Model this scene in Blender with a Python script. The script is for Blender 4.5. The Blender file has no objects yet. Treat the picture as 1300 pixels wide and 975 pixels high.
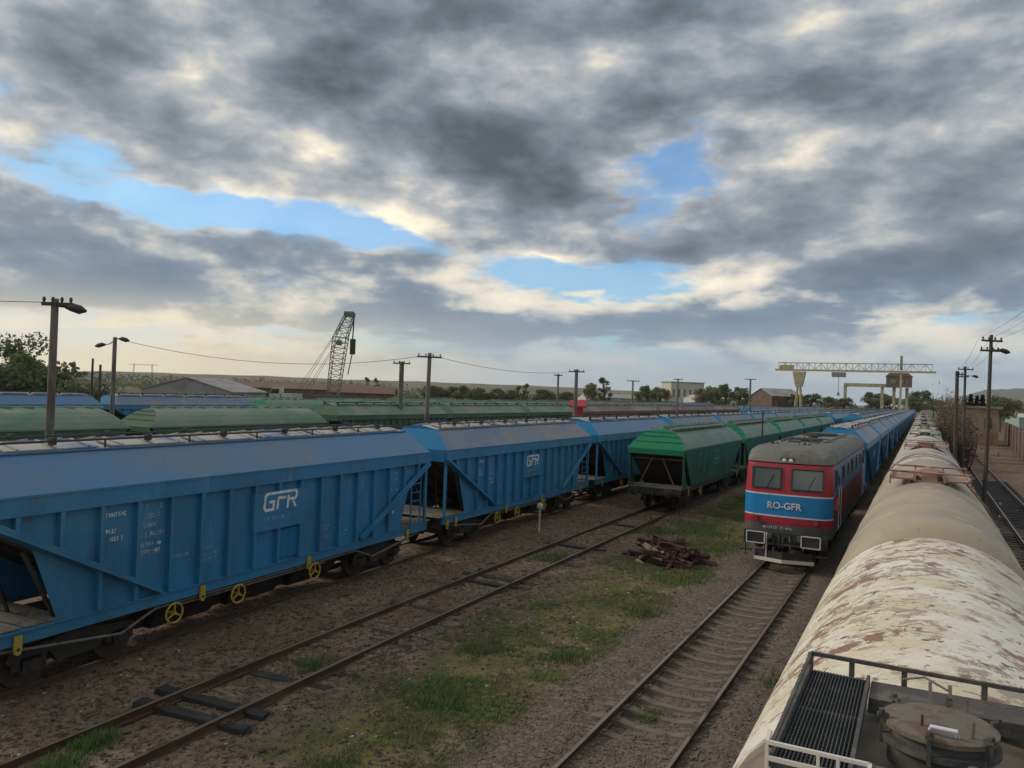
import bpy, math, random
import numpy as np
from mathutils import Vector, Matrix
random.seed(7); rng = np.random.default_rng(7)
R = math.radians
sc = bpy.context.scene
COL = sc.collection

# ------------------------------------------------------------------ camera
RH = 0.20                                   # rail head above the ground
CAM_Z = 5.75 + RH
PSI, PITCH, ROLL, FPX = R(28.1), R(0.57), 0.036, 977.0
fwd = Vector((-math.sin(PSI)*math.cos(PITCH), math.cos(PSI)*math.cos(PITCH), math.sin(PITCH)))
rt = fwd.cross(Vector((0, 0, 1))).normalized(); up = rt.cross(fwd)
nr = rt*math.cos(ROLL) + up*math.sin(ROLL); nu = up*math.cos(ROLL) - rt*math.sin(ROLL)
cd = bpy.data.cameras.new('camera'); cam = bpy.data.objects.new('camera', cd); COL.objects.link(cam)
cam.matrix_world = Matrix(((nr.x, nu.x, -fwd.x, 0), (nr.y, nu.y, -fwd.y, 0), (nr.z, nu.z, -fwd.z, CAM_Z), (0, 0, 0, 1)))
cd.sensor_width = 36; cd.lens = FPX/1300*36; cd.clip_start = 0.05; cd.clip_end = 20000
sc.camera = cam

def ray(x, y):                              # direction in the world of a point of the photograph
    d = fwd*FPX + nr*(x-650) - nu*(y-487.5)
    return d.normalized()

# ------------------------------------------------------------------ world
SUN_AZ, SUN_EL = R(-105), R(33)             # left of the tracks, veiled by broken cloud
W = bpy.data.worlds.new('World'); sc.world = W; W.use_nodes = True
W.cycles.sampling_method = 'MANUAL'; W.cycles.sample_map_resolution = 512
nt = W.node_tree; nt.nodes.clear(); NL = nt.links

def nd(t, **kw):
    n = nt.nodes.new(t)
    for k, v in kw.items(): setattr(n, k, v)
    return n
def put(sock, v):
    if hasattr(v, 'is_linked') or isinstance(v, bpy.types.NodeSocket): NL.new(v, sock)
    else: sock.default_value = v
def mth(op, a, b=0.0, c=0.0, clamp=False):
    n = nd('ShaderNodeMath', operation=op); n.use_clamp = clamp
    put(n.inputs[0], a); put(n.inputs[1], b); put(n.inputs[2], c); return n.outputs[0]
def smooth(v, a, b, lo=0.0, hi=1.0):
    n = nd('ShaderNodeMapRange', interpolation_type='SMOOTHSTEP')
    put(n.inputs[0], v); n.inputs[1].default_value = a; n.inputs[2].default_value = b
    n.inputs[3].default_value = lo; n.inputs[4].default_value = hi; return n.outputs[0]
def mixc(f, a, b):
    n = nd('ShaderNodeMix', data_type='RGBA'); put(n.inputs[0], f)
    for s, v in ((n.inputs[6], a), (n.inputs[7], b)):
        if isinstance(v, tuple): s.default_value = (*v, 1)
        else: NL.new(v, s)
    return n.outputs[2]
def nz(vec, scale, detail, rough=.55, dist=0.0, loc=(0, 0, 0), scl=(1, 1, 1), rot=0):
    m = nd('ShaderNodeMapping'); NL.new(vec, m.inputs[0]); m.inputs[1].default_value = loc; m.inputs[3].default_value = scl
    m.inputs[2].default_value = (0, 0, rot)
    n = nd('ShaderNodeTexNoise'); NL.new(m.outputs[0], n.inputs['Vector'])
    n.inputs['Scale'].default_value = scale; n.inputs['Detail'].default_value = detail
    n.inputs['Roughness'].default_value = rough; n.inputs['Distortion'].default_value = dist
    return n

sky = nd('ShaderNodeTexSky', sky_type='NISHITA'); sky.sun_disc = False
sky.sun_elevation = SUN_EL; sky.sun_rotation = SUN_AZ
sky.air_density = 1.0; sky.dust_density = .8; sky.ozone_density = 1.5
tc = nd('ShaderNodeTexCoord'); sep = nd('ShaderNodeSeparateXYZ'); NL.new(tc.outputs['Generated'], sep.inputs[0])
az = mth('ARCTAN2', sep.outputs[0], sep.outputs[1]); el = mth('ARCSINE', sep.outputs[2])
# cloud sheet coordinates: where the view ray meets a gently curved sheet overhead
den = mth('ADD', mth('MAXIMUM', sep.outputs[2], 0.0), 0.13)
cmb = nd('ShaderNodeCombineXYZ'); NL.new(mth('DIVIDE', sep.outputs[0], den), cmb.inputs[0]); NL.new(mth('DIVIDE', sep.outputs[1], den), cmb.inputs[1])
P = cmb.outputs[0]
ae = nd('ShaderNodeCombineXYZ'); NL.new(az, ae.inputs[0]); NL.new(el, ae.inputs[1])
# fractal warp of the big cloud masses
wn = nz(P, 1.3, 4, .6); wv = nd('ShaderNodeVectorMath', operation='MULTIPLY_ADD')
sb = nd('ShaderNodeVectorMath', operation='SUBTRACT'); NL.new(wn.outputs['Color'], sb.inputs[0]); sb.inputs[1].default_value = (.5, .5, .5)
NL.new(sb.outputs[0], wv.inputs[0]); wv.inputs[1].default_value = (.34, .13, 0); NL.new(ae.outputs[0], wv.inputs[2])
AE = wv.outputs[0]

def blobs(lst):                             # (x, y, rx, ry, tilt, amount): cloud masses and gaps, placed by direction
    tot = None
    for x, y, rx, ry, tilt, amp in lst:
        d = ray(x, y); m = nd('ShaderNodeMapping', vector_type='TEXTURE'); NL.new(AE, m.inputs[0])
        m.inputs[1].default_value = (math.atan2(d.x, d.y), math.asin(d.z), 0)
        m.inputs[2].default_value = (0, 0, R(tilt)); m.inputs[3].default_value = (rx/FPX, ry/FPX, 1)
        l = nd('ShaderNodeVectorMath', operation='LENGTH'); NL.new(m.outputs[0], l.inputs[0])
        s = smooth(l.outputs[1], 1.35, 0.25, 0.0, amp)
        tot = s if tot is None else mth('ADD', tot, s)
    return tot

G = tc.outputs['Generated']
n1 = nz(P, .95, 6, .50, .15, (3.1, 1.7, 0))             # cloud cover
n2 = nz(G, 6.0, 7, .57, .15, (7.7, 2.2, 0), (1, 1, 2.1))            # billows
n2u = nz(G, 6.0, 4, .50, .15, (7.68, 2.2, .075), (1, 1, 2.1))       # the same billows a little higher: tells tops from bases
n3 = nz(P, .8, 4, .50, .1, (1.3, 9.1, 0))               # shade of the cloud bases
n4 = nz(G, 19, 5, .62, .3, (2.2, 5.1, 0), (1, 1, 1.7))  # wisps
cover = blobs([(320, 258, 190, 34, -4, -.30), (490, 300, 100, 24, -8, -.18), (440, 215, 60, 16, 0, .10), (755, 345, 170, 30, 0, -.28), (835, 245, 75, 60, 45, -.30),
               (890, 178, 55, 30, 20, -.20), (40, 212, 110, 12, -8, -.10), (690, 302, 60, 14, 0, .12), (560, 285, 100, 40, 0, .13), (230, 195, 200, 30, 0, .13),
               (640, 80, 640, 120, 0, .22), (700, 225, 190, 70, -10, .24), (1120, 110, 330, 110, 0, .16), (1090, 320, 300, 75, 0, .2),
               (150, 345, 260, 60, -6, .15), (310, 200, 140, 40, -8, .08), (470, 345, 190, 50, 0, .14), (960, 250, 120, 60, 0, .12),
               (760, 410, 300, 30, 0, .20), (1150, 395, 240, 14, 4, .1), (140, 435, 330, 22, 4, -.20), (300, 455, 300, 10, 3, .06), (480, 405, 160, 34, 0, .16)])
D = mth('ADD', mth('ADD', mth('MULTIPLY', n1.outputs[0], .66), mth('MULTIPLY', n2.outputs[0], .62)), cover)
D = mth('ADD', D, mth('MULTIPLY', mth('SUBTRACT', n4.outputs[0], .5), .20))
D = mth('ADD', D, mth('SUBTRACT', mth('MULTIPLY', smooth(el, 0.0, .35), .04), .06))
alpha = smooth(D, .44, .64, .10, 1.0)
shade = blobs([(700, 225, 200, 60, -10, .30), (600, 80, 560, 70, 0, .18), (150, 110, 260, 50, 0, .10), (1180, 170, 300, 46, -6, .16), (1180, 340, 280, 40, 0, .24), (60, 130, 240, 50, 0, .08),
               (870, 120, 160, 50, 0, .22), (230, 185, 260, 24, 0, -.12), (300, 55, 90, 30, 0, -.14), (980, 225, 130, 60, 20, -.14), (560, 280, 180, 30, 0, -.16), (150, 345, 300, 60, -6, .12),
               (450, 345, 200, 40, 0, .06), (1000, 40, 160, 22, 0, -.14), (1000, 385, 260, 14, 0, -.2), (640, 392, 220, 18, 0, -.2)])
dk = mth('ADD', mth('MULTIPLY', mth('SUBTRACT', D, .56), 1.3), mth('MULTIPLY', mth('SUBTRACT', n3.outputs[0], .5), .75))
dk = mth('ADD', mth('ADD', dk, shade), mth('MULTIPLY', mth('SUBTRACT', n2u.outputs[0], n2.outputs[0]), 2.9))
dk = mth('ADD', dk, mth('ADD', mth('MULTIPLY', mth('SUBTRACT', n2.outputs[0], .47), .7), mth('MULTIPLY', mth('SUBTRACT', n4.outputs[0], .5), .36)))
cr = nd('ShaderNodeValToRGB'); NL.new(mth('ADD', mth('MULTIPLY', dk, .66), .27), cr.inputs[0])
for i, (p, c) in enumerate(((0.0, (.84, .76, .60)), (.16, (.56, .53, .46)), (.31, (.355, .37, .385)), (.50, (.215, .245, .275)), (.74, (.125, .148, .172)), (1.0, (.070, .085, .100)))):
    e = cr.color_ramp.elements[i] if i < 2 else cr.color_ramp.elements.new(p)
    e.position = p; e.color = (*c, 1)
# lower, farther clouds turn bluish with distance; the horizon is a pale haze, warm towards the sun
low = smooth(el, .26, .06)
cc = mixc(mth('MULTIPLY', low, .75), cr.outputs[0], mixc(smooth(dk, -.12, .42), (.72, .66, .54), (.130, .200, .290)))
sk = nd('ShaderNodeVectorMath', operation='MULTIPLY'); NL.new(sky.outputs[0], sk.inputs[0]); sk.inputs[1].default_value = (.070, .100, .120)
mnm = nd('ShaderNodeVectorMath', operation='MINIMUM'); NL.new(sk.outputs[0], mnm.inputs[0]); mnm.inputs[1].default_value = (.30, .50, .74)
warm = smooth(az, -.40, -.90)
hz = mixc(warm, (.31, .37, .43), (.74, .64, .43))
cy = mixc(alpha, mnm.outputs[0], cc)
full = mixc(mth('MULTIPLY', smooth(el, .135, .005), .9), cy, hz)
bg = nd('ShaderNodeBackground'); NL.new(full, bg.inputs[0]); bg.inputs[1].default_value = 0.95
out = nd('ShaderNodeOutputWorld'); NL.new(bg.outputs[0], out.inputs[0])

sl = bpy.data.lights.new('sun', 'SUN'); sl.energy = 1.5; sl.angle = R(18); sl.color = (1.0, .87, .68)
so = bpy.data.objects.new('sun', sl); COL.objects.link(so)
sd = Vector((math.sin(SUN_AZ)*math.cos(SUN_EL), math.cos(SUN_AZ)*math.cos(SUN_EL), math.sin(SUN_EL)))
so.rotation_euler = sd.to_track_quat('Z', 'Y').to_euler()

HAZE = .00011
vs = sc.view_settings; sc.display_settings.display_device = 'sRGB'
vs.view_transform = 'Standard'; vs.look = 'None'; vs.exposure = 0.52; vs.gamma = 1.0; vs.use_curve_mapping = False
sc.cycles.use_denoising = True; sc.cycles.max_bounces = 5; sc.cycles.diffuse_bounces = 3; sc.cycles.caustics_reflective = False

# ------------------------------------------------------------------ mesh helpers
class MB:
    def __init__(s): s.v = []; s.f = []; s.m = []
    def add(s, vs, fs, mi=0):
        o = len(s.v); s.v += [tuple(p) for p in vs]; s.f += [tuple(i+o for i in f) for f in fs]; s.m += [mi]*len(fs)
    def box(s, x0, x1, y0, y1, z0, z1, mi=0):
        s.add([(x, y, z) for z in (z0, z1) for y in (y0, y1) for x in (x0, x1)],
              [(0, 2, 3, 1), (4, 5, 7, 6), (0, 1, 5, 4), (2, 6, 7, 3), (0, 4, 6, 2), (1, 3, 7, 5)], mi)
    def hexa(s, p, mi=0):                    # 8 corners: bottom ring, top ring
        s.add(p, [(3, 2, 1, 0), (4, 5, 6, 7), (0, 1, 5, 4), (1, 2, 6, 5), (2, 3, 7, 6), (3, 0, 4, 7)], mi)
    def bar(s, p, q, w=.05, h=None, mi=0, ref=(0, 0, 1)):
        p = Vector(p); q = Vector(q); h = h or w; d = (q-p).normalized(); r = Vector(ref)
        if abs(d.dot(r)) > .97: r = Vector((0, 1, 0))
        a = d.cross(r).normalized()*w/2; b = a.cross(d).normalized()*h/2
        s.hexa([p-a-b, p+a-b, p+a+b, p-a+b, q-a-b, q+a-b, q+a+b, q-a+b], mi)
    def tube(s, pts, r, n=6, mi=0, closed=False, cap=True):
        pts = [Vector(p) for p in pts]; k = len(pts); vs = []; fs = []
        rr = r if isinstance(r, (list, tuple)) else [r]*k
        for i, p in enumerate(pts):
            a = pts[i-1] if (i or closed) else p; b = pts[(i+1) % k] if (i < k-1 or closed) else p
            d = (b-a).normalized(); ref = Vector((0, 0, 1)) if abs(d.z) < .9 else Vector((1, 0, 0))
            u = d.cross(ref).normalized(); w = u.cross(d)
            for j in range(n):
                t = 2*math.pi*j/n; vs.append(p+(u*math.cos(t)+w*math.sin(t))*rr[i])
        for i in range(k if closed else k-1):
            i2 = (i+1) % k
            for j in range(n): fs.append((i*n+j, i*n+(j+1) % n, i2*n+(j+1) % n, i2*n+j))
        if cap and not closed: fs += [tuple(range(n-1, -1, -1)), tuple((k-1)*n+j for j in range(n))]
        s.add(vs, fs, mi)
    def cyl(s, p, q, r, n=12, mi=0, r2=None): s.tube([p, q], [r, r if r2 is None else r2], n, mi)
    def prism(s, pts, axis, a, b, mi=0):     # polygon extruded along an axis (0 x, 1 y, 2 z)
        def mk(u, v, w): return ((w, u, v), (u, w, v), (u, v, w))[axis]
        n = len(pts); vs = [mk(*p, a) for p in pts]+[mk(*p, b) for p in pts]
        s.add(vs, [tuple(range(n-1, -1, -1)), tuple(range(n, 2*n))]+[(i, (i+1) % n, n+(i+1) % n, n+i) for i in range(n)], mi)
    def mesh(s, name, mats, smooth=False):
        me = bpy.data.meshes.new(name); me.from_pydata(s.v, [], s.f)
        for m in (mats if isinstance(mats, (list, tuple)) else [mats]): me.materials.append(m)
        me.polygons.foreach_set('material_index', s.m)
        if smooth: me.polygons.foreach_set('use_smooth', [True]*len(s.f))
        me.update()
        import bmesh
        bm = bmesh.new(); bm.from_mesh(me); bmesh.ops.recalc_face_normals(bm, faces=bm.faces); bm.to_mesh(me); bm.free()
        if smooth: me.set_sharp_from_angle(angle=R(38))
        return me
    def build(s, name, mats, parent=None, smooth=False, loc=(0, 0, 0)):
        return link(name, s.mesh(name, mats, smooth), parent, loc)
def link(name, me, parent=None, loc=(0, 0, 0), rot=(0, 0, 0)):
    o = bpy.data.objects.new(name, me); COL.objects.link(o); o.location = loc; o.rotation_euler = rot
    if parent is not None: o.parent = parent
    return o
def npmesh(name, v, f, mats, mi=None):       # big triangle meshes from arrays
    me = bpy.data.meshes.new(name); n = len(f)
    me.vertices.add(len(v)); me.vertices.foreach_set('co', np.asarray(v, 'f').ravel())
    me.loops.add(n*3); me.loops.foreach_set('vertex_index', np.asarray(f, 'i').ravel())
    me.polygons.add(n); me.polygons.foreach_set('loop_start', np.arange(0, n*3, 3)); me.polygons.foreach_set('loop_total', np.full(n, 3))
    for m in (mats if isinstance(mats, (list, tuple)) else [mats]): me.materials.append(m)
    if mi is not None: me.polygons.foreach_set('material_index', np.asarray(mi, 'i'))
    me.update(calc_edges=True); me.validate(); return me
def tag(o, label=None, cat=None, group=None, kind=None):
    for k, v in (('label', label), ('category', cat), ('group', group), ('kind', kind)):
        if v: o[k] = v
    return o
def thing(name, label, cat, loc=(0, 0, 0), rz=0, group=None):
    o = link(name, None, None, loc, (0, 0, rz)); o.empty_display_size = .3
    return tag(o, label, cat, group)
def copy_tree(o, parent=None):
    c = o.copy(); COL.objects.link(c); c.parent = parent
    for ch in KIDS.get(o.name, []) or o.children: copy_tree(ch, c)
    return c
KIDS = {}
ORD = ['first', 'second', 'third', 'fourth', 'fifth', 'sixth', 'seventh', 'eighth', 'ninth', 'tenth', 'eleventh', 'twelfth', 'thirteenth', 'fourteenth',
       'fifteenth', 'sixteenth', 'seventeenth', 'eighteenth', 'nineteenth', 'twentieth', 'twenty-first', 'twenty-second', 'twenty-third', 'twenty-fourth', 'twenty-fifth', 'twenty-sixth']

# ------------------------------------------------------------------ materials
def mat(name, col, rough=.6, metal=0.0, layers=(), bump=0.0, bscale=40, spec=.5, coord='world', trans=0):
    """layers: (colour, scale, stretch xyz, lo, hi, detail): patches of another colour with a shape of their own"""
    m = bpy.data.materials.new(name); m.use_nodes = True; t = m.node_tree; b = t.nodes['Principled BSDF']; L = t.links
    b.inputs['Roughness'].default_value = rough; b.inputs['Metallic'].default_value = metal; b.inputs['Specular IOR Level'].default_value = spec
    if coord == 'world': src = t.nodes.new('ShaderNodeNewGeometry').outputs['Position']
    else: src = t.nodes.new('ShaderNodeTexCoord').outputs['Object']
    cur = None
    for lc, s, st, lo, hi, det in layers:
        mp = t.nodes.new('ShaderNodeMapping'); L.new(src, mp.inputs[0]); mp.inputs[3].default_value = st
        mp.inputs[1].default_value = (len(t.nodes)*1.7, len(t.nodes)*.9, 0)
        n = t.nodes.new('ShaderNodeTexNoise'); L.new(mp.outputs[0], n.inputs['Vector']); n.inputs['Scale'].default_value = s
        n.inputs['Detail'].default_value = det; n.inputs['Roughness'].default_value = .62
        r = t.nodes.new('ShaderNodeMapRange'); r.interpolation_type = 'SMOOTHSTEP'; L.new(n.outputs[0], r.inputs[0])
        r.inputs[1].default_value = lo; r.inputs[2].default_value = hi
        x = t.nodes.new('ShaderNodeMix'); x.data_type = 'RGBA'; L.new(r.outputs[0], x.inputs[0]); x.inputs[7].default_value = (*lc, 1)
        if cur is None: x.inputs[6].default_value = (*col, 1)
        else: L.new(cur, x.inputs[6])
        cur = x.outputs[2]
    if cur is None: b.inputs['Base Color'].default_value = (*col, 1)
    else: L.new(cur, b.inputs['Base Color'])
    if bump:
        n = t.nodes.new('ShaderNodeTexNoise'); L.new(src, n.inputs['Vector']); n.inputs['Scale'].default_value = bscale; n.inputs['Detail'].default_value = 4
        k = t.nodes.new('ShaderNodeBump'); k.inputs['Strength'].default_value = bump; k.inputs['Distance'].default_value = .03
        L.new(n.outputs[0], k.inputs['Height']); L.new(k.outputs[0], b.inputs['Normal'])
    if trans: b.inputs['Transmission Weight'].default_value = trans
    return m
V = (1, 1, .18)                              # streaks run down the wagon sides
BLUE = mat('blue_wagon_paint', (.028, .190, .385), .45, bump=.35, bscale=1.3, layers=(((.045, .195, .335), .07, (2, 1, .01), .47, .55, 2), ((.030, .150, .290), 1.2, (1, 1, .6), .42, .62, 6), ((.095, .235, .36), 3, V, .55, .76, 6), ((.095, .12, .13), 5, V, .58, .80, 7), ((.13, .08, .05), 7, (1, 1, .3), .64, .71, 7)))
BLUER = mat('dusty_blue_roof_paint', (.065, .180, .340), .45, bump=.35, bscale=1.1, layers=(((.10, .18, .28), .55, (1, .6, 1), .42, .64, 5), ((.18, .19, .21), 3, (1, .35, 1), .58, .80, 5), ((.05, .13, .25), 5, (1, 1, .3), .62, .75, 4)))
GREYR = mat('grey_dust_roof_paint', (.155, .185, .23), .5, bump=.35, bscale=1.1, layers=(((.085, .165, .28), .07, (2, 1, .01), .45, .56, 2), ((.19, .19, .20), .09, (2, 1, .01), .54, .60, 2), ((.10, .17, .27), .6, (1, .6, 1), .46, .62, 5), ((.27, .26, .24), 4, (1, .3, 1), .55, .75, 4)))
BLUET = mat('pale_roof_top', (.38, .36, .34), .55, layers=(((.16, .22, .32), 1.6, (1, .4, 1), .48, .60, 5), ((.2, .14, .1), 5, (1, 1, 1), .64, .72, 4)))
BEND = mat('bright_blue_paint', (.016, .15, .31), .75, spec=.2, layers=(((.05, .13, .22), 3, V, .55, .75, 4),))
GREEN = mat('green_wagon_paint', (.012, .150, .095), .45, bump=.3, bscale=1.2, layers=(((.02, .085, .055), 1.3, (1, 1, .6), .42, .62, 5), ((.05, .10, .075), 5, V, .57, .76, 4), ((.07, .055, .045), 8, V, .66, .80, 4)))
GREENR = mat('dusty_green_roof_paint', (.075, .19, .14), .5, bump=.3, bscale=1.2, layers=(((.15, .20, .165), .8, (1, .6, 1), .44, .62, 5), ((.05, .14, .09), 4, (1, 1, .4), .58, .72, 4)))
GREENE = mat('bright_green_paint', (.012, .16, .085), .7, spec=.2, layers=(((.02, .13, .065), 4, (1, 1, .6), .5, .7, 4),))
OLIVE = mat('faded_green_wagon_paint', (.055, .115, .078), .8, spec=.2, layers=(((.085, .125, .09), 1.0, (1, .6, 1), .45, .62, 5), ((.09, .08, .05), 5, V, .6, .75, 4)))
OLIVER = mat('faded_green_roof_paint', (.15, .215, .16), .6, layers=(((.10, .20, .13), .07, (2, 1, .01), .44, .54, 3), ((.20, .23, .19), .7, (1, .5, 1), .45, .6, 5),))
RUSTW = mat('rust_red_wagon_paint', (.13, .065, .055), .7, layers=(((.10, .055, .045), 1.5, (1, 1, .6), .45, .62, 5), ((.22, .11, .075), 5, V, .58, .72, 4)))
RUSTR = mat('dusty_rust_roof_paint', (.17, .13, .12), .65, layers=(((.24, .225, .215), .07, (2, 1, .01), .44, .54, 3), ((.16, .075, .06), 3, (1, 1, 1), .56, .7, 4)))
DARK = mat('dirty_underframe_steel', (.026, .024, .023), .75, layers=(((.055, .042, .032), 3, (1, 1, 1), .5, .7, 5),))
BOGIE = mat('bogie_steel', (.030, .028, .027), .7, layers=(((.07, .052, .04), 6, (1, 1, 1), .55, .72, 4),))
WHEEL = mat('wheel_steel', (.05, .044, .04), .55, .3, layers=(((.09, .055, .035), 8, (1, 1, 1), .5, .65, 4),))
YEL = mat('yellow_paint', (.36, .28, .035), .5, layers=(((.16, .11, .04), 9, (1, 1, 1), .55, .7, 4),))
WHITE = mat('white_lettering', (.62, .66, .68), .6, layers=(((.25, .34, .42), 7, (1, 1, 1), .5, .68, 4),))
FADED = mat('faded_white_lettering', (.30, .38, .44), .6, layers=(((.07, .18, .28), 9, (1, 1, 1), .46, .62, 4),))
PLANK = mat('platform_plate', (.16, .145, .125), .8, layers=(((.07, .06, .055), 4, (1, 1, 1), .5, .65, 5),))
RAIL = mat('rusty_rail_steel', (.075, .047, .034), .6, .2, layers=(((.13, .085, .06), 5, (1, .2, 1), .5, .7, 4),))
RAILT = mat('worn_rail_top', (.27, .21, .17), .33, .7, layers=(((.10, .065, .045), 3, (1, .25, 1), .5, .65, 5),))
CONC = mat('concrete_sleeper', (.135, .118, .094), .9, layers=(((.10, .085, .07), 5, (1, 1, 1), .5, .66, 5),), bump=.3)
TIMBER = mat('tarred_timber', (.022, .021, .022), .75, layers=(((.055, .05, .046), 5, (.3, 1, 1), .52, .7, 5),), bump=.4)
LOG = mat('dark_broken_wood', (.045, .022, .018), .85, layers=(((.10, .048, .036), 7, (1, 1, 1), .5, .66, 5),), bump=.4)
LOGP = mat('pale_split_wood', (.28, .20, .135), .85, layers=(((.12, .075, .05), 7, (1, 1, 1), .5, .66, 5),))
POLE = mat('weathered_concrete_pole', (.155, .14, .12), .9, layers=(((.09, .075, .062), 2, (1, 1, .3), .48, .64, 5),), bump=.3)
POLEW = mat('dark_wooden_pole', (.06, .05, .045), .9, layers=(((.10, .085, .07), 4, (1, 1, .2), .5, .66, 5),))
IRON = mat('dark_iron', (.03, .03, .032), .6)
GLASS = mat('dark_window_glass', (.045, .062, .058), .05, spec=.9)
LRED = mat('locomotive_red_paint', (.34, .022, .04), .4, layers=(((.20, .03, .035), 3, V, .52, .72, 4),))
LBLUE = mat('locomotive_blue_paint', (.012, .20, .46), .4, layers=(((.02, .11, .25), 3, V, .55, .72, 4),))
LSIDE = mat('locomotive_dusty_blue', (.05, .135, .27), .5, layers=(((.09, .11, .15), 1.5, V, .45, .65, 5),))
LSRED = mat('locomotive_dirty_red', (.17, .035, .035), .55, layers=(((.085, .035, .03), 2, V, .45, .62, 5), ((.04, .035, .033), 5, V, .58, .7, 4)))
LWHITE = mat('locomotive_white_line', (.60, .62, .66), .5, layers=(((.35, .34, .36), 5, (1, 1, 1), .55, .7, 4),))
LGREY = mat('locomotive_grey_skirt', (.085, .09, .088), .6, layers=(((.08, .075, .065), 5, V, .52, .7, 4),))
LROOF = mat('locomotive_sooty_roof', (.125, .125, .115), .65, layers=(((.075, .075, .07), 1.4, (1, 1, 1), .45, .66, 6), ((.22, .20, .165), 3, (1, 1, 1), .6, .75, 4)))
LAMP = mat('lamp_glass', (.7, .7, .66), .15)
def tank_paint():
    m = bpy.data.materials.new('peeling_cream_tank_paint'); m.use_nodes = True; t = m.node_tree; L = t.links; b = t.nodes['Principled BSDF']; b.inputs['Roughness'].default_value = .55
    src = t.nodes.new('ShaderNodeTexCoord').outputs['Object']; sx = t.nodes.new('ShaderNodeSeparateXYZ'); L.new(src, sx.inputs[0])
    # unroll the tank: girth runs along u, length along v
    def m2(op, a, c=0.0):
        n = t.nodes.new('ShaderNodeMath'); n.operation = op
        for s, w in ((n.inputs[0], a), (n.inputs[1], c)):
            L.new(w, s) if not isinstance(w, (float, int)) else setattr(s, 'default_value', w)
        return n.outputs[0]
    th = m2('ARCTAN2', sx.outputs[0], m2('SUBTRACT', sx.outputs[2], 2.64)); cb = t.nodes.new('ShaderNodeCombineXYZ'); L.new(m2('MULTIPLY', th, 1.4), cb.inputs[0]); L.new(sx.outputs[1], cb.inputs[1])
    def noise(s, d, st=(1, 1, 1), off=0, rough=.68, dist=0.0, rot=0.0):
        mp = t.nodes.new('ShaderNodeMapping'); L.new(cb.outputs[0], mp.inputs[0]); mp.inputs[3].default_value = st; mp.inputs[1].default_value = (off, off*.6, 0); mp.inputs[2].default_value = (0, 0, rot)
        n = t.nodes.new('ShaderNodeTexNoise'); L.new(mp.outputs[0], n.inputs[0]); n.inputs['Scale'].default_value = s; n.inputs['Detail'].default_value = d; n.inputs['Roughness'].default_value = rough; n.inputs['Distortion'].default_value = dist
        return n.outputs[0]
    def mr(v, a, b_):
        n = t.nodes.new('ShaderNodeMapRange'); n.interpolation_type = 'SMOOTHSTEP'; L.new(v, n.inputs[0]); n.inputs[1].default_value = a; n.inputs[2].default_value = b_; return n.outputs[0]
    def mix(f, a, c):
        n = t.nodes.new('ShaderNodeMix'); n.data_type = 'RGBA'; L.new(f, n.inputs[0])
        for s, w in ((n.inputs[6], a), (n.inputs[7], c)):
            L.new(w, s) if not isinstance(w, tuple) else setattr(s, 'default_value', (*w, 1))
        return n.outputs[2]
    S = (.80, 1.0, 1); cl = noise(.55, 3, (1, .8, 1), 3); cl2 = noise(.8, 4, (1, .8, 1), 8)
    c = mix(mr(noise(1.0, 8, (.7, 1, 1), 1), .42, .58), (.56, .50, .37), (.68, .66, .59))
    c = mix(mr(noise(3.0, 8, S, 2), .56, .70), c, (.42, .36, .25))
    chip = m2('ADD', noise(5.0, 9, S, 5, .74, .4, .18), m2('MULTIPLY', m2('SUBTRACT', cl, .5), .40))
    c = mix(mr(chip, .550, .562), c, (.33, .28, .205))
    rust = m2('ADD', noise(3.4, 10, S, 9, .74, .5, .22), m2('MULTIPLY', m2('SUBTRACT', cl2, .5), .55))
    c = mix(mr(rust, .572, .586), c, (.225, .115, .068)); c = mix(mr(rust, .66, .70), c, (.30, .165, .10))
    edge = m2('ADD', noise(8.0, 8, S, 13, .72, .4, .15), m2('MULTIPLY', m2('SUBTRACT', cl, .5), .3))
    c = mix(mr(edge, .615, .628), c, (.075, .055, .045))
    c = mix(mr(noise(7, 8, S, 17, .7, .3), .64, .655), c, (.70, .68, .62))
    # darker, uneven-edged band round the filling dome and down the flanks
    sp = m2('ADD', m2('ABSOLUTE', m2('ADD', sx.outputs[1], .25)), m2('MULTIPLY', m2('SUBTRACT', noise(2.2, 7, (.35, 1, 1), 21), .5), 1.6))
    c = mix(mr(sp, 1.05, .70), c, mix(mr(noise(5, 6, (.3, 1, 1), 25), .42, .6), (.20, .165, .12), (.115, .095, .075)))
    L.new(c, b.inputs['Base Color'])
    bp = t.nodes.new('ShaderNodeBump'); bp.inputs['Strength'].default_value = .5; bp.inputs['Distance'].default_value = .012; L.new(chip, bp.inputs['Height']); L.new(bp.outputs[0], b.inputs['Normal'])
    return m
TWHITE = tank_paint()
TBEIGE = mat('beige_tank_paint', (.335, .285, .205), .55, bump=.2, bscale=1.5, layers=(((.27, .235, .175), .8, (1, .7, 1), .44, .64, 5), ((.44, .39, .29), 2.5, (1, .8, .5), .56, .72, 5), ((.17, .13, .09), 9, (1, 1, .5), .67, .75, 4)))
TGREY = mat('pale_grey_tank_paint', (.42, .41, .38), .6, layers=(((.20, .18, .16), .9, (1, .7, 1), .46, .62, 6), ((.55, .53, .5), 2, (1, 1, 1), .55, .66, 5), ((.20, .10, .07), 3, (1, 1, 1), .62, .68, 5)))
TRUST = mat('rust_brown_tank_paint', (.235, .125, .095), .65, layers=(((.34, .25, .19), 1.4, (1, 1, 1), .46, .6, 6), ((.12, .065, .05), 3, (1, 1, 1), .58, .68, 5)))
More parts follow.
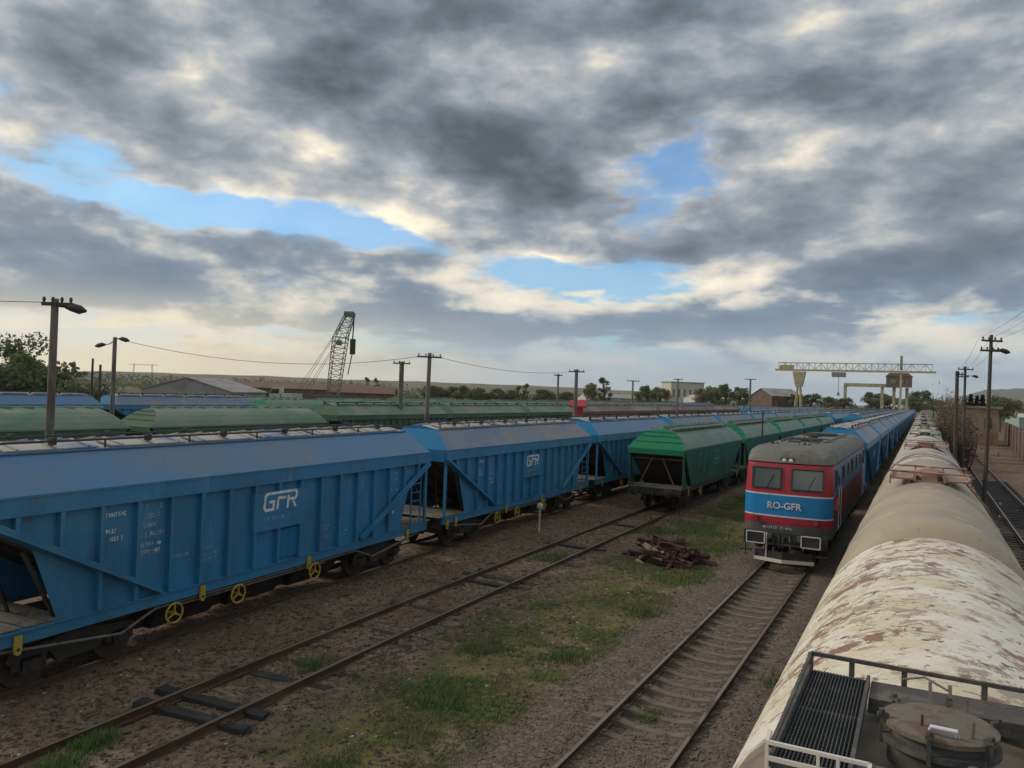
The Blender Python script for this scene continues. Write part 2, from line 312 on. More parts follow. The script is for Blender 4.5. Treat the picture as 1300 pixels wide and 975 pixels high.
TDARK = mat('grimy_platform_steel', (.060, .058, .056), .75, layers=(((.12, .105, .088), 5, (1, 1, 1), .48, .66, 6), ((.11, .06, .035), 9, (1, 1, 1), .62, .7, 4)), bump=.25, bscale=30)
GRATE = mat('dark_grating_steel', (.050, .056, .062), .7, layers=(((.10, .10, .10), 7, (1, 1, 1), .5, .7, 5),))
RUSTL = mat('rusted_lid_steel', (.125, .110, .090), .75, layers=(((.105, .07, .048), 6, (1, 1, 1), .48, .62, 6), ((.17, .155, .13), 14, (1, 1, 1), .58, .68, 5)), bump=.2, bscale=25)
TRAILM = mat('chipped_white_rail_paint', (.58, .56, .50), .55, layers=(((.22, .13, .09), 14, (1, 1, 1), .60, .66, 5),))
CRY = mat('pale_yellow_crane_paint', (.38, .335, .20), .6, layers=(((.22, .175, .10), 1.2, (1, 1, 1), .5, .66, 5),))
CRD = mat('weathered_crane_steel', (.19, .19, .165), .7, layers=(((.16, .14, .10), 1.5, (1, 1, 1), .5, .66, 4),))
BRICK = mat('brown_cabin_wall', (.13, .09, .06), .85, layers=(((.18, .13, .085), 2, (1, 1, 1), .5, .64, 4),))
PLASTER = mat('pale_plaster_wall', (.48, .46, .42), .85, layers=(((.36, .34, .3), .8, (1, 1, 1), .5, .64, 4),))
SHEET = mat('grey_sheet_roof', (.25, .25, .245), .6, layers=(((.18, .175, .165), .4, (1, 1, 1), .48, .62, 4),))
WALLB = mat('reddish_brown_wall', (.135, .09, .075), .9, layers=(((.10, .065, .05), .8, (1, 1, 1), .48, .62, 4),))
TEAL = mat('pale_teal_sheet', (.28, .36, .35), .6)
OCHRE = mat('ochre_plaster_wall', (.30, .21, .12), .85, layers=(((.22, .15, .09), .7, (1, 1, 1), .48, .62, 4),))
BARK = mat('tree_bark', (.07, .055, .042), .9)
def leafmat(n, c, c2):                      # leaves let some light through
    m = mat(n, c, .7, layers=((c2, .9, (1, 1, 1), .42, .62, 4),)); t = m.node_tree; pb = t.nodes['Principled BSDF']
    tr = t.nodes.new('ShaderNodeBsdfTranslucent'); t.links.new(pb.inputs['Base Color'].links[0].from_socket, tr.inputs[0])
    mx = t.nodes.new('ShaderNodeMixShader'); mx.inputs[0].default_value = .45; t.links.new(pb.outputs[0], mx.inputs[1]); t.links.new(tr.outputs[0], mx.inputs[2])
    t.links.new(mx.outputs[0], t.nodes['Material Output'].inputs['Surface']); return m
LEAF = leafmat('spring_foliage', (.14, .18, .07), (.095, .135, .045))
LEAFD = leafmat('dark_foliage', (.10, .125, .055), (.065, .09, .04))
LEAFY = leafmat('yellowish_foliage', (.19, .19, .08), (.14, .15, .06))
CONIF = leafmat('conifer_needles', (.018, .032, .022), (.012, .022, .016))
TWIG = mat('bare_reddish_twigs', (.10, .068, .055), .9)
GRASS = mat('grass_blades', (.085, .150, .030), .7, layers=(((.17, .155, .065), .9, (1, 1, 1), .44, .60, 4), ((.035, .085, .018), 3, (1, 1, 1), .55, .68, 3)))
STRAW = mat('straw_stalks', (.24, .19, .10), .8, layers=(((.11, .10, .04), 2, (1, 1, 1), .48, .6, 3),))
STONE = mat('ballast_stone', (.125, .112, .10), .9, layers=(((.055, .048, .043), 9, (1, 1, 1), .45, .6, 3), ((.17, .155, .135), 13, (1, 1, 1), .58, .68, 3)))
STONED = mat('brown_stones', (.125, .096, .073), .95, layers=(((.05, .038, .03), 7, (1, 1, 1), .45, .6, 3), ((.19, .165, .14), 11, (1, 1, 1), .60, .70, 3)))
CHIP = mat('rubbish_chips', (.13, .085, .055), .9, layers=(((.40, .37, .33), 3, (1, 1, 1), .56, .60, 2), ((.04, .03, .025), 4, (1, 1, 1), .55, .6, 2)))

# ------------------------------------------------------------------ tracks: where they run
def x_blue(y): return -16.8 + 2.4*math.exp(-max(y, -2)/20)
def x_green(y): return -11.85 + 1.15*math.exp(-max(y, -2)/16)
def x_loco(y): return -4.09
def x_tank(y): return .19
def heading(fx, y): return -math.atan((fx(y+.5)-fx(y-.5)))

# ------------------------------------------------------------------ ground
def vnoise(x, y, s, seed):
    rs = np.random.default_rng(seed); g = rs.random((64, 64)); u = x/s; v = y/s
    i = np.floor(u).astype(int); j = np.floor(v).astype(int); a = u-i; b = v-j; a = a*a*(3-2*a); b = b*b*(3-2*b)
    G = lambda p, q: g[p % 64, q % 64]
    return (G(i, j)*(1-a)+G(i+1, j)*a)*(1-b)+(G(i, j+1)*(1-a)+G(i+1, j+1)*a)*b
def ground_z(x, y):
    x = np.asarray(x, float); y = np.asarray(y, float)
    near = np.clip((60-y)/15, 0, 1)*np.clip((x+30)/6, 0, 1)*np.clip((12-x)/4, 0, 1)
    z = ((vnoise(x, y, 2.3, 1)-.5)*.10+(vnoise(x, y, .8, 2)-.5)*.06+(vnoise(x, y, .35, 3)-.5)*.035)*near
    xb = -16.8+2.4*np.exp(-np.maximum(y, -2)/20); xg = -11.85+1.15*np.exp(-np.maximum(y, -2)/16)
    dl = np.abs(x+4.09); z = z+(.085*np.clip((dl-.80)/.12, 0, 1)*np.clip((2.3-dl)/.8, 0, 1)+.02*(dl < .8))*near
    for c, w, hh in ((-4.09, 1.5, .075*np.clip((13.5-y)/3, 0, 1)), (.19, 1.6, .06), (xb, 1.8, .115), (xg, 1.2, .05)):
        z = z+hh*np.clip((w+.9-np.abs(x-c))/.8, 0, 1)*near
    return z
xs = np.concatenate([-np.geomspace(3600, 24, 26), np.arange(-22, 8, .2), np.geomspace(9, 3600, 26)])
ys = np.concatenate([-np.geomspace(400, 3, 10), np.arange(-1, 46, .2), np.geomspace(47, 3600, 34)])
gx, gy = np.meshgrid(xs, ys); gz = ground_z(gx, gy)
nx, ny = len(xs), len(ys); vv = np.stack([gx, gy, gz], -1).reshape(-1, 3)
q = (np.arange(ny-1)[:, None]*nx+np.arange(nx-1)[None, :]).ravel()
ff = np.concatenate([np.stack([q, q+1, q+nx+1], 1), np.stack([q, q+nx+1, q+nx], 1)])

GM = bpy.data.materials.new('yard_ground'); GM.use_nodes = True
def ground_material():
    t = GM.node_tree; L = t.links; b = t.nodes['Principled BSDF']; b.inputs['Roughness'].default_value = .95; b.inputs['Specular IOR Level'].default_value = .15
    g = t.nodes.new('ShaderNodeNewGeometry').outputs['Position']; sx = t.nodes.new('ShaderNodeSeparateXYZ'); L.new(g, sx.inputs[0])
    def noise(s, d=6, st=(1, 1, 1), off=0):
        m = t.nodes.new('ShaderNodeMapping'); L.new(g, m.inputs[0]); m.inputs[3].default_value = st; m.inputs[1].default_value = (off, off*.7, 0)
        n = t.nodes.new('ShaderNodeTexNoise'); L.new(m.outputs[0], n.inputs[0]); n.inputs['Scale'].default_value = s; n.inputs['Detail'].default_value = d; n.inputs['Roughness'].default_value = .65
        return n.outputs[0]
    def mr(v, a, b_, lo=0, hi=1):
        n = t.nodes.new('ShaderNodeMapRange'); n.interpolation_type = 'SMOOTHSTEP'; L.new(v, n.inputs[0])
        for i, w in enumerate((a, b_, lo, hi)): n.inputs[i+1].default_value = w
        return n.outputs[0]
    def mix(f, a, c):
        n = t.nodes.new('ShaderNodeMix'); n.data_type = 'RGBA'
        L.new(f, n.inputs[0]) if not isinstance(f, float) else setattr(n.inputs[0], 'default_value', f)
        for s, w in ((n.inputs[6], a), (n.inputs[7], c)):
            L.new(w, s) if not isinstance(w, tuple) else setattr(s, 'default_value', (*w, 1))
        return n.outputs[2]
    def m2(op, a, c):
        n = t.nodes.new('ShaderNodeMath'); n.operation = op
        for s, w in ((n.inputs[0], a), (n.inputs[1], c)):
            L.new(w, s) if not isinstance(w, float) else setattr(s, 'default_value', w)
        return n.outputs[0]
    X, Y = sx.outputs[0], sx.outputs[1]
    dirt = mix(mr(noise(1.1, 8), .40, .62), (.165, .115, .082), (.235, .175, .126))
    dirt = mix(mr(noise(6, 6, off=4), .50, .60), dirt, (.050, .039, .032))
    dirt = mix(mr(noise(14, 4, off=9), .57, .66), dirt, (.21, .18, .145))
    dirt = mix(mr(noise(.45, 5, off=2), .54, .66), dirt, (.150, .098, .066))
    dirt = mix(mr(noise(32, 3, off=19), .56, .64), dirt, (.19, .165, .135))
    # grass strip between the second track and the locomotive's track, with patches beyond
    st = m2('MULTIPLY', mr(X, -10.3, -8.6), mr(X, -5.9, -6.9))
    st2 = m2('MULTIPLY', mr(X, -13.6, -13.0), mr(X, -9.0, -10.5))
    gm = m2('ADD', mr(noise(.55, 7, off=6), .33, .52), 0.0)
    gk = m2('MAXIMUM', m2('MULTIPLY', st, gm), m2('MULTIPLY', st2, mr(noise(.7, 7, off=13), .55, .66)))
    gk = m2('MULTIPLY', gk, mr(noise(5, 5, off=3), .26, .50))
    grass = mix(mr(noise(1.6, 6, off=8), .42, .60), (.085, .108, .028), (.165, .142, .062))
    c = mix(gk, dirt, grass)
    bal = m2('MULTIPLY', mr(X, -6.7, -6.1), mr(X, 2.2, 1.5))
    bal = m2('MULTIPLY', bal, 1.0)
    bc = mix(mr(noise(9, 6, off=5), .42, .60), (.100, .082, .068), (.168, .140, .116))
    c = mix(bal, c, bc)
    far = m2('MAXIMUM', mr(Y, 120., 260.), mr(X, -45., -70.)); far = m2('MAXIMUM', far, mr(X, 9., 14.))
    fc = mix(mr(noise(.012, 6, (1, .5, 1), 3), .42, .58), (.085, .095, .045), (.135, .108, .07))
    fc = mix(mr(noise(.03, 6, (1, .5, 1), 7), .55, .66), fc, (.05, .06, .03))
    c = mix(far, c, fc)
    L.new(c, b.inputs['Base Color'])
    bp = t.nodes.new('ShaderNodeBump'); bp.inputs['Strength'].default_value = .7; bp.inputs['Distance'].default_value = .05
    L.new(noise(16, 6, off=1), bp.inputs['Height']); L.new(bp.outputs[0], b.inputs['Normal'])
ground_material()
me = npmesh('ground', vv, ff, GM); me.polygons.foreach_set('use_smooth', [True]*len(me.polygons))
tag(link('ground', me), 'brown dirt ground of the rail yard with sparse grass', kind='structure')

def scatter(name, label, xy, size, mats, flat=.6, mi=None, zoff=0.0):
    """loose stones: deformed octahedra as one mesh"""
    n = len(xy); base = np.array([(1, 0, 0), (0, 1, 0), (-1, 0, 0), (0, -1, 0), (0, 0, 1), (0, 0, -1)], float)
    tr = np.array([(0, 1, 4), (1, 2, 4), (2, 3, 4), (3, 0, 4), (1, 0, 5), (2, 1, 5), (3, 2, 5), (0, 3, 5)])
    p = base[None]*(1+rng.uniform(-.35, .35, (n, 6, 1)))*np.array([1, 1, flat])[None, None]
    p = p*(np.asarray(size)[:, None, None])*rng.uniform(.7, 1.3, (n, 1, 3)); a = rng.uniform(0, 6.28, n); ca, sa = np.cos(a)[:, None], np.sin(a)[:, None]
    tl = rng.uniform(-.6, .6, (n, 1)); X = p[..., 0]*ca-p[..., 1]*sa; Yy = p[..., 0]*sa+p[..., 1]*ca; Z = p[..., 2]+tl*X*.6
    z0 = ground_z(xy[:, 0], xy[:, 1])+zoff
    v = np.stack([X+xy[:, :1], Yy+xy[:, 1:2], Z+z0[:, None]], -1).reshape(-1, 3)
    f = (tr[None]+6*np.arange(n)[:, None, None]).reshape(-1, 3)
    return tag(link(name, npmesh(name, v, f, mats)), label, kind='stuff')
def near_pts(n, x0, x1, y0, y1, k=1.0):     # denser towards the camera, as far as single stones show
    u = rng.random(n); y = y0+(y1-y0)*u**(1+k); return np.stack([rng.uniform(x0, x1, n), y], 1)
xy = near_pts(34000, -6.6, -1.7, 3, 34, .5); xy = xy[rng.random(len(xy)) < np.clip((xy[:, 0]+6.9)/1.0, 0, 1)*np.where((np.abs(xy[:, 0]+4.09) < 1.3)*(xy[:, 1] > 13), .45, 1)]
scatter('ballast', 'grey brown ballast stones along the locomotive track', xy, rng.uniform(.014, .036, len(xy)), STONE)
xy = near_pts(34000, -16, -6, 5, 44, .5)
scatter('gravel', 'small brown stones strewn over the dirt between tracks', xy, rng.gamma(2.2, .009, len(xy))+.007, STONED)
xy = near_pts(5000, -14.5, -6.4, 6, 40, .4)
scatter('litter_chips', 'scattered wood chips and pale litter on the dirt', xy, rng.gamma(2.0, .012, len(xy))+.012, CHIP, .25)

def grass_field(name, label, xy, h, mats):
    n = len(xy); k = 7; a = rng.uniform(0, 6.28, (n, k)); lean = rng.uniform(.1, .9, (n, k)); hh = h[:, None]*rng.uniform(.5, 1.2, (n, k))
    ox = xy[:, :1]+rng.normal(0, .035, (n, k)); oy = xy[:, 1:2]+rng.normal(0, .035, (n, k)); z = ground_z(ox, oy)-.005; w = rng.uniform(.004, .009, (n, k))
    A = np.stack([ox-np.sin(a)*w, oy+np.cos(a)*w, z], -1); B = np.stack([ox+np.sin(a)*w, oy-np.cos(a)*w, z], -1)
    T = np.stack([ox+np.cos(a)*lean*hh, oy+np.sin(a)*lean*hh, z+hh], -1)
    v = np.stack([A, B, T], 2).reshape(-1, 3); return tag(link(name, npmesh(name, v, np.arange(len(v)).reshape(-1, 3), mats)), label, kind='stuff')
xy = near_pts(90000, -10.2, -6.1, 6, 50, .2)
keep = (vnoise(xy[:, 0]+40, xy[:, 1]+11, 1.7, 5)*.6+vnoise(xy[:, 0], xy[:, 1], .5, 6)*.4+rng.normal(0, .07, len(xy)) > .545)*(rng.random(len(xy)) < np.clip((xy[:, 0]+10.6)/1.6, 0, 1)*np.clip((-6.0-xy[:, 0])/.5, 0, 1))
xy = xy[keep.astype(bool)]
grass_field('grass', 'patchy green and straw grass in the strip between two tracks', xy, rng.uniform(.02, .055, len(xy))*rng.choice([1, 1, 1, 1.8], len(xy)), GRASS)
ts = []
for (tx, ty, r, n) in ((-11.6, 7.9, .28, 420), (-11.3, 7.1, .35, 260), (-10.6, 6.9, .3, 160), (-8.8, 15.5, .5, 420), (-8.0, 12.6, .5, 300), (-6.6, 20.5, .45, 420), (-10.2, 33, .8, 500), (-6.9, 16.0, .35, 250), (-7.4, 31.5, 1.2, 900), (-8.6, 34.5, 1.5, 1000), (-6.6, 25.5, .8, 500), (-9.4, 36, 1.0, 600), (-4.3, 14.0, .25, 120), (-11.2, 12.5, .5, 160), (-11.4, 25, .7, 240), (-7.9, 9.2, .5, 260), (-2.5, 17, .5, 120)):
    ts.append(np.stack([rng.normal(tx, r*.5, n), rng.normal(ty, r*.6, n)], 1))
ts = np.concatenate(ts); xy = near_pts(5200, -14.6, -6.2, 6, 46, .3); xy = xy[vnoise(xy[:, 0]+7, xy[:, 1]+3, 1.1, 12) > .55]
grass_field('dry_stalks', 'dry straw stalks and low weeds scattered over the dirt', xy, rng.uniform(.03, .12, len(xy)), STRAW)
grass_field('grass_tufts', 'bright green grass tufts beside the rails', ts, rng.uniform(.06, .17, len(ts)), GRASS)

# ------------------------------------------------------------------ tracks
def rail_mesh(fx, side, y0, y1, name):
    prof = [(-.07, -.17), (.07, -.17), (.07, -.155), (.01, -.14), (.01, -.045), (.035, -.035), (.035, -.004), (.028, 0), (-.028, 0), (-.035, -.004), (-.035, -.035), (-.01, -.045), (-.01, -.14), (-.07, -.155)]
    st = []; y = y0
    while y < y1: st.append(y); y += 2.0 if y < 60 else 40
    st.append(y1); mb = MB(); k = len(prof); vs = []; fs = []; ms = []
    for y in st:
        c = fx(y)+side*.75
        vs += [(c+px, y, RH+pz) for px, pz in prof]
    for i in range(len(st)-1):
        for j in range(k):
            fs.append((i*k+j, i*k+(j+1) % k, (i+1)*k+(j+1) % k, (i+1)*k+j)); ms.append(1 if j in (6, 7, 8) else 0)
    mb.v = vs; mb.f = fs; mb.m = ms
    return mb.mesh(name, [RAIL, RAILT])
mb = MB()
for s in (-1, 1):
    mb.box(min(s*.012, s*.032), max(s*.012, s*.032), -.42, .42, -.135, -.05)
    for k in range(4): mb.cyl((s*.03, -.3+k*.2, -.09), (s*.055, -.3+k*.2, -.09), .018, 6)
FISH = mb.mesh('fishplate', RAIL)
def track(label, fx, y0, y1, sl, group='tracks of the rail yard'):
    t = thing('railway_track', label, 'track', (0, 0, 0), 0, group)
    for s in (-1, 1): link('rail', rail_mesh(fx, s, y0, y1, 'rail'), t)
    for (me, loc, rot) in sl: link('sleeper', me, t, loc, rot)
    for s in (-1, 1):
        y = y0+9.4+s*.7
        while y < min(40, y1): link('fishplate', FISH, t, (fx(y)+s*.75, y, RH), (0, 0, heading(fx, y))); y += 12.0
    return t
mb = MB()                                    # concrete sleeper: thick ends, dished middle
ss = [(-1.25, .14, .10, .02), (-.95, .145, .105, .055), (-.55, .14, .10, .055), (-.3, .11, .085, .0), (.3, .11, .085, .0), (.55, .14, .10, .055), (.95, .145, .105, .055), (1.25, .14, .10, .02)]
vs = []; fs = []
for x, w, wt, zt in ss: vs += [(x, -w, -.12), (x, w, -.12), (x, wt, zt), (x, -wt, zt)]
for i in range(len(ss)-1):
    for j in range(4): fs.append((i*4+j, i*4+(j+1) % 4, i*4+4+(j+1) % 4, i*4+4+j))
fs += [(0, 1, 2, 3), (31, 30, 29, 28)]; mb.add(vs, fs)
for s in (-1, 1):
    for d in (-1, 1): mb.box(s*.75+d*.11-.03, s*.75+d*.11+.03, -.05, .05, .05, .085)
SLC = mb.mesh('concrete_sleeper', CONC)
SLT = []
for i in range(4):
    mb = MB(); e = [random.uniform(-.05, .05) for _ in range(8)]
    mb.hexa([(-1.3+e[0], -.12, -.13), (1.3+e[1], -.12, -.13), (1.3+e[2], .12, -.13), (-1.3+e[3], .12, -.13), (-1.28+e[4], -.11, .01), (1.28+e[5], -.115, .02+e[0]*.3), (1.28+e[6], .11, .015), (-1.28+e[7], .115, .02)])
    for s in (-1, 1):
        mb.box(s*.75-.16, s*.75+.16, -.085, .085, .0, .034, 1)
        for d in (-.12, .12): mb.box(s*.75+d-.015, s*.75+d+.015, -.05, -.02, .03, .075, 1); mb.box(s*.75+d-.015, s*.75+d+.015, .02, .05, .03, .075, 1)
    SLT.append(mb.mesh('timber_sleeper', [TIMBER, RAIL]))
sl = []; y = 2.6
while y < 31: sl.append((SLC, (-4.09+random.uniform(-.03, .03), y, .035+random.uniform(-.02, .01) - (.05 if y < 13 else 0)*random.random()), (0, 0, random.uniform(-.015, .015)))); y += .6
track('rusty track of concrete sleepers in front of the locomotive', x_loco, -6, 420, sl)
sl = []
for y, zz in ((4.6, .05), (9.4, .14), (10.0, .13), (11.6, .03), (13.3, .06), (14.4, .12), (15.0, .10), (17.2, .11), (18.0, .06), (20.6, .12), (21.3, .12), (22.2, .09), (24.4, .06), (27.6, .10), (30.8, .05), (33.6, .06), (7.6, .01), (12.4, .02), (16.2, .03), (19.4, .03), (23.2, .03), (26.0, .04), (29.2, .03)):
    sl.append((random.choice(SLT), (x_green(y)+random.uniform(-.12, .2), y, (zz*.62+.012 if zz > .125 else zz*.5+.004)), (random.uniform(-.02, .02), random.uniform(-.012, .012), heading(x_green, y)+random.uniform(-.06, .06))))
track('rusty empty track on black timber sleepers in front of the green wagons', x_green, -6, 420, sl)
sl = []; y = 2.2
while y < 26: sl.append((random.choice(SLT), (x_blue(y), y, .03), (0, 0, heading(x_blue, y)+random.uniform(-.03, .03)))); y += .65
track('track under the long near row of blue hopper wagons', x_blue, -8, 420, sl)
track('track under the row of tank wagons', x_tank, -10, 420, [])
track('track right of the tank wagons beside the leaning poles', lambda y: 4.8+.004*max(y-40, 0), 10, 420, [(SLT[i % 4], (4.8+.004*max(30+i*.75-40, 0), 30+i*.75, .03), (0, 0, random.uniform(-.03, .03))) for i in range(60)])

# ------------------------------------------------------------------ running gear shared by all wagons
def mesh_wheelset():
    mb = MB()
    for s in (-1, 1):
        x = s*.75
        mb.tube([(x-.065*s, 0, 0), (x-.03*s, 0, 0), (x-.03*s, 0, 0), (x+.07*s, 0, 0)], [.485, .485, .46, .455], 18)
        mb.cyl((x+.065*s, 0, 0), (x+.085*s, 0, 0), .15, 10)
    mb.cyl((-1.02, 0, 0), (1.02, 0, 0), .075, 8); return mb.mesh('wheelset', WHEEL, True)
WS = mesh_wheelset()
def mesh_bogie():
    mb = MB()
    for s in (-1, 1):
        x0, x1 = (.92, 1.06) if s > 0 else (-1.06, -.92)
        mb.prism([(-1.28, .55), (-1.1, .62), (-.55, .60), (-.42, .38), (.42, .38), (.55, .60), (1.1, .62), (1.28, .55), (1.2, .74), (.5, .80), (.3, .86), (-.3, .86), (-.5, .80), (-1.2, .74)], 0, x0, x1)
        for y in (-.9, .9):
            mb.box(x0-.01, x1+.03*s if s > 0 else x1+.01, y-.16, y+.16, .33, .56) if s > 0 else mb.box(x0-.03, x1+.01, y-.16, y+.16, .33, .56)
            for d in (-.24, .24): mb.cyl(((x0+x1)/2, y+d, .40), ((x0+x1)/2, y+d, .62), .075, 8)
            mb.cyl((s*1.06, y, .46), (s*1.12, y, .46), .10, 10)
    mb.box(-.92, .92, -.18, .18, .45, .78); mb.box(-.3, .3, -.3, .3, .78, .98)
    for y in (-.45, .45): mb.bar((-.8, y, .42), (.8, y, .42), .06)
    return mb.mesh('bogie_frame', BOGIE)
BG = mesh_bogie()
def add_bogies(t, ys, wheels=True):
    for y in ys:
        b = link('bogie', BG, t, (0, y, 0))
        if wheels:
            for d in (-.9, .9): link('wheelset', WS, b, (0, d, .46))
def mesh_buffer():
    mb = MB(); mb.box(-.16, .16, -.03, .02, -.16, .16); mb.cyl((0, 0, 0), (0, .34, 0), .10, 10); mb.cyl((0, .3, 0), (0, .56, 0), .07, 10)
    mb.tube([(0, .55, 0), (0, .58, 0), (0, .60, 0)], [.235, .235, .2], 16); return mb.mesh('buffer', DARK, True)
BF = mesh_buffer()
def add_buffers(t, yb, z=.86+.19):
    for s in (-1, 1):
        for x in (-.875, .875): link('buffer', BF, t, (x, s*yb, z), (0, 0, 0 if s > 0 else math.pi))
def mesh_hook():
    mb = MB(); mb.bar((0, 0, 0), (0, .3, -.02), .07, .09); mb.tube([(0, .3, -.02), (0, .38, -.1), (0, .34, -.3), (0, .26, -.42)], .03, 6); mb.box(-.12, .12, -.02, .02, -.12, .12); return mb.mesh('coupling_hook', IRON)
HK = mesh_hook()
def mesh_handwheel():
    mb = MB(); mb.tube([(0, .21*math.cos(a), .21*math.sin(a)) for a in [i*math.pi/9 for i in range(18)]], .022, 6, closed=True)
    for i in range(3):
        a = R(90+i*120); mb.bar((0, 0, 0), (0, .21*math.cos(a), .21*math.sin(a)), .03)
    mb.cyl((-.18, 0, 0), (.03, 0, 0), .04, 8); return mb.mesh('brake_wheel', YEL)
HW = mesh_handwheel()
def mesh_bracket():
    mb = MB(); mb.prism([(-.07, .16), (.07, .16), (.07, -.10), (.05, -.16), (0, -.19), (-.05, -.16), (-.07, -.10)], 0, -.02, .02, 0)
    mb.cyl((.021, 0, -.08), (.026, 0, -.08), .032, 10, 1); return mb.mesh('lifting_bracket', [YEL, IRON])
BK = mesh_bracket()
def strokes(lines, w, d=.004):               # lettering drawn as thick strokes in the (u, v) plane, facing +x
    mb = MB()
    for pl in lines:
        for i, (a, b) in enumerate(zip(pl[:-1], pl[1:])):
            p = Vector((0, *a)); q = Vector((0, *b)); e = (q-p).normalized()*w*.32
            mb.bar(p-e, q+e, w, d+.0004*i, ref=(1, 0, 0))
    return mb
def script_lines(w, rows, h, seed, gap=.35):  # rows of small unreadable writing
    rr = random.Random(seed); mb = MB()
    for r_ in range(rows):
        u = 0; z = -r_*h*1.9
        if rr.random() < .15: continue
        end = w*rr.uniform(.55, 1)
        while u < end:
            k = rr.uniform(.25, .55)*h
            if rr.random() < .8:
                mb.box(-.002, .002, u, u+k*.35, z, z+h)
                if rr.random() < .6: mb.box(-.0015, .0015, u+k*.35, u+k, z+h*rr.choice((.0, .4, .8)), z+h*rr.choice((.15, .55, 1)) if False else z+h*.2)
                if rr.random() < .6: mb.box(-.0015, .0015, u+k*.35, u+k*.9, z+h*.8, z+h)
            u += k*1.25+.01
    return mb
GFR = [[(.95, 1), (.15, 1), (0, .86), (0, .16), (.15, 0), (.85, 0), (.85, .48), (.45, .48)], [(.95, 1), (2.95, 1), (3.05, .86), (3.05, .62), (2.95, .50), (2.35, .50)], [(1.25, .62), (1.25, 0)], [(1.25, .66), (1.95, .66)],
       [(2.25, .70), (2.25, 0)], [(2.65, .5), (3.05, 0)]]
def gfr_mesh(s, name='logo', m=WHITE):
    return strokes([[(u*s*.9+v*s*.12, v*s) for u, v in l] for l in GFR], s*.17).mesh(name, m)

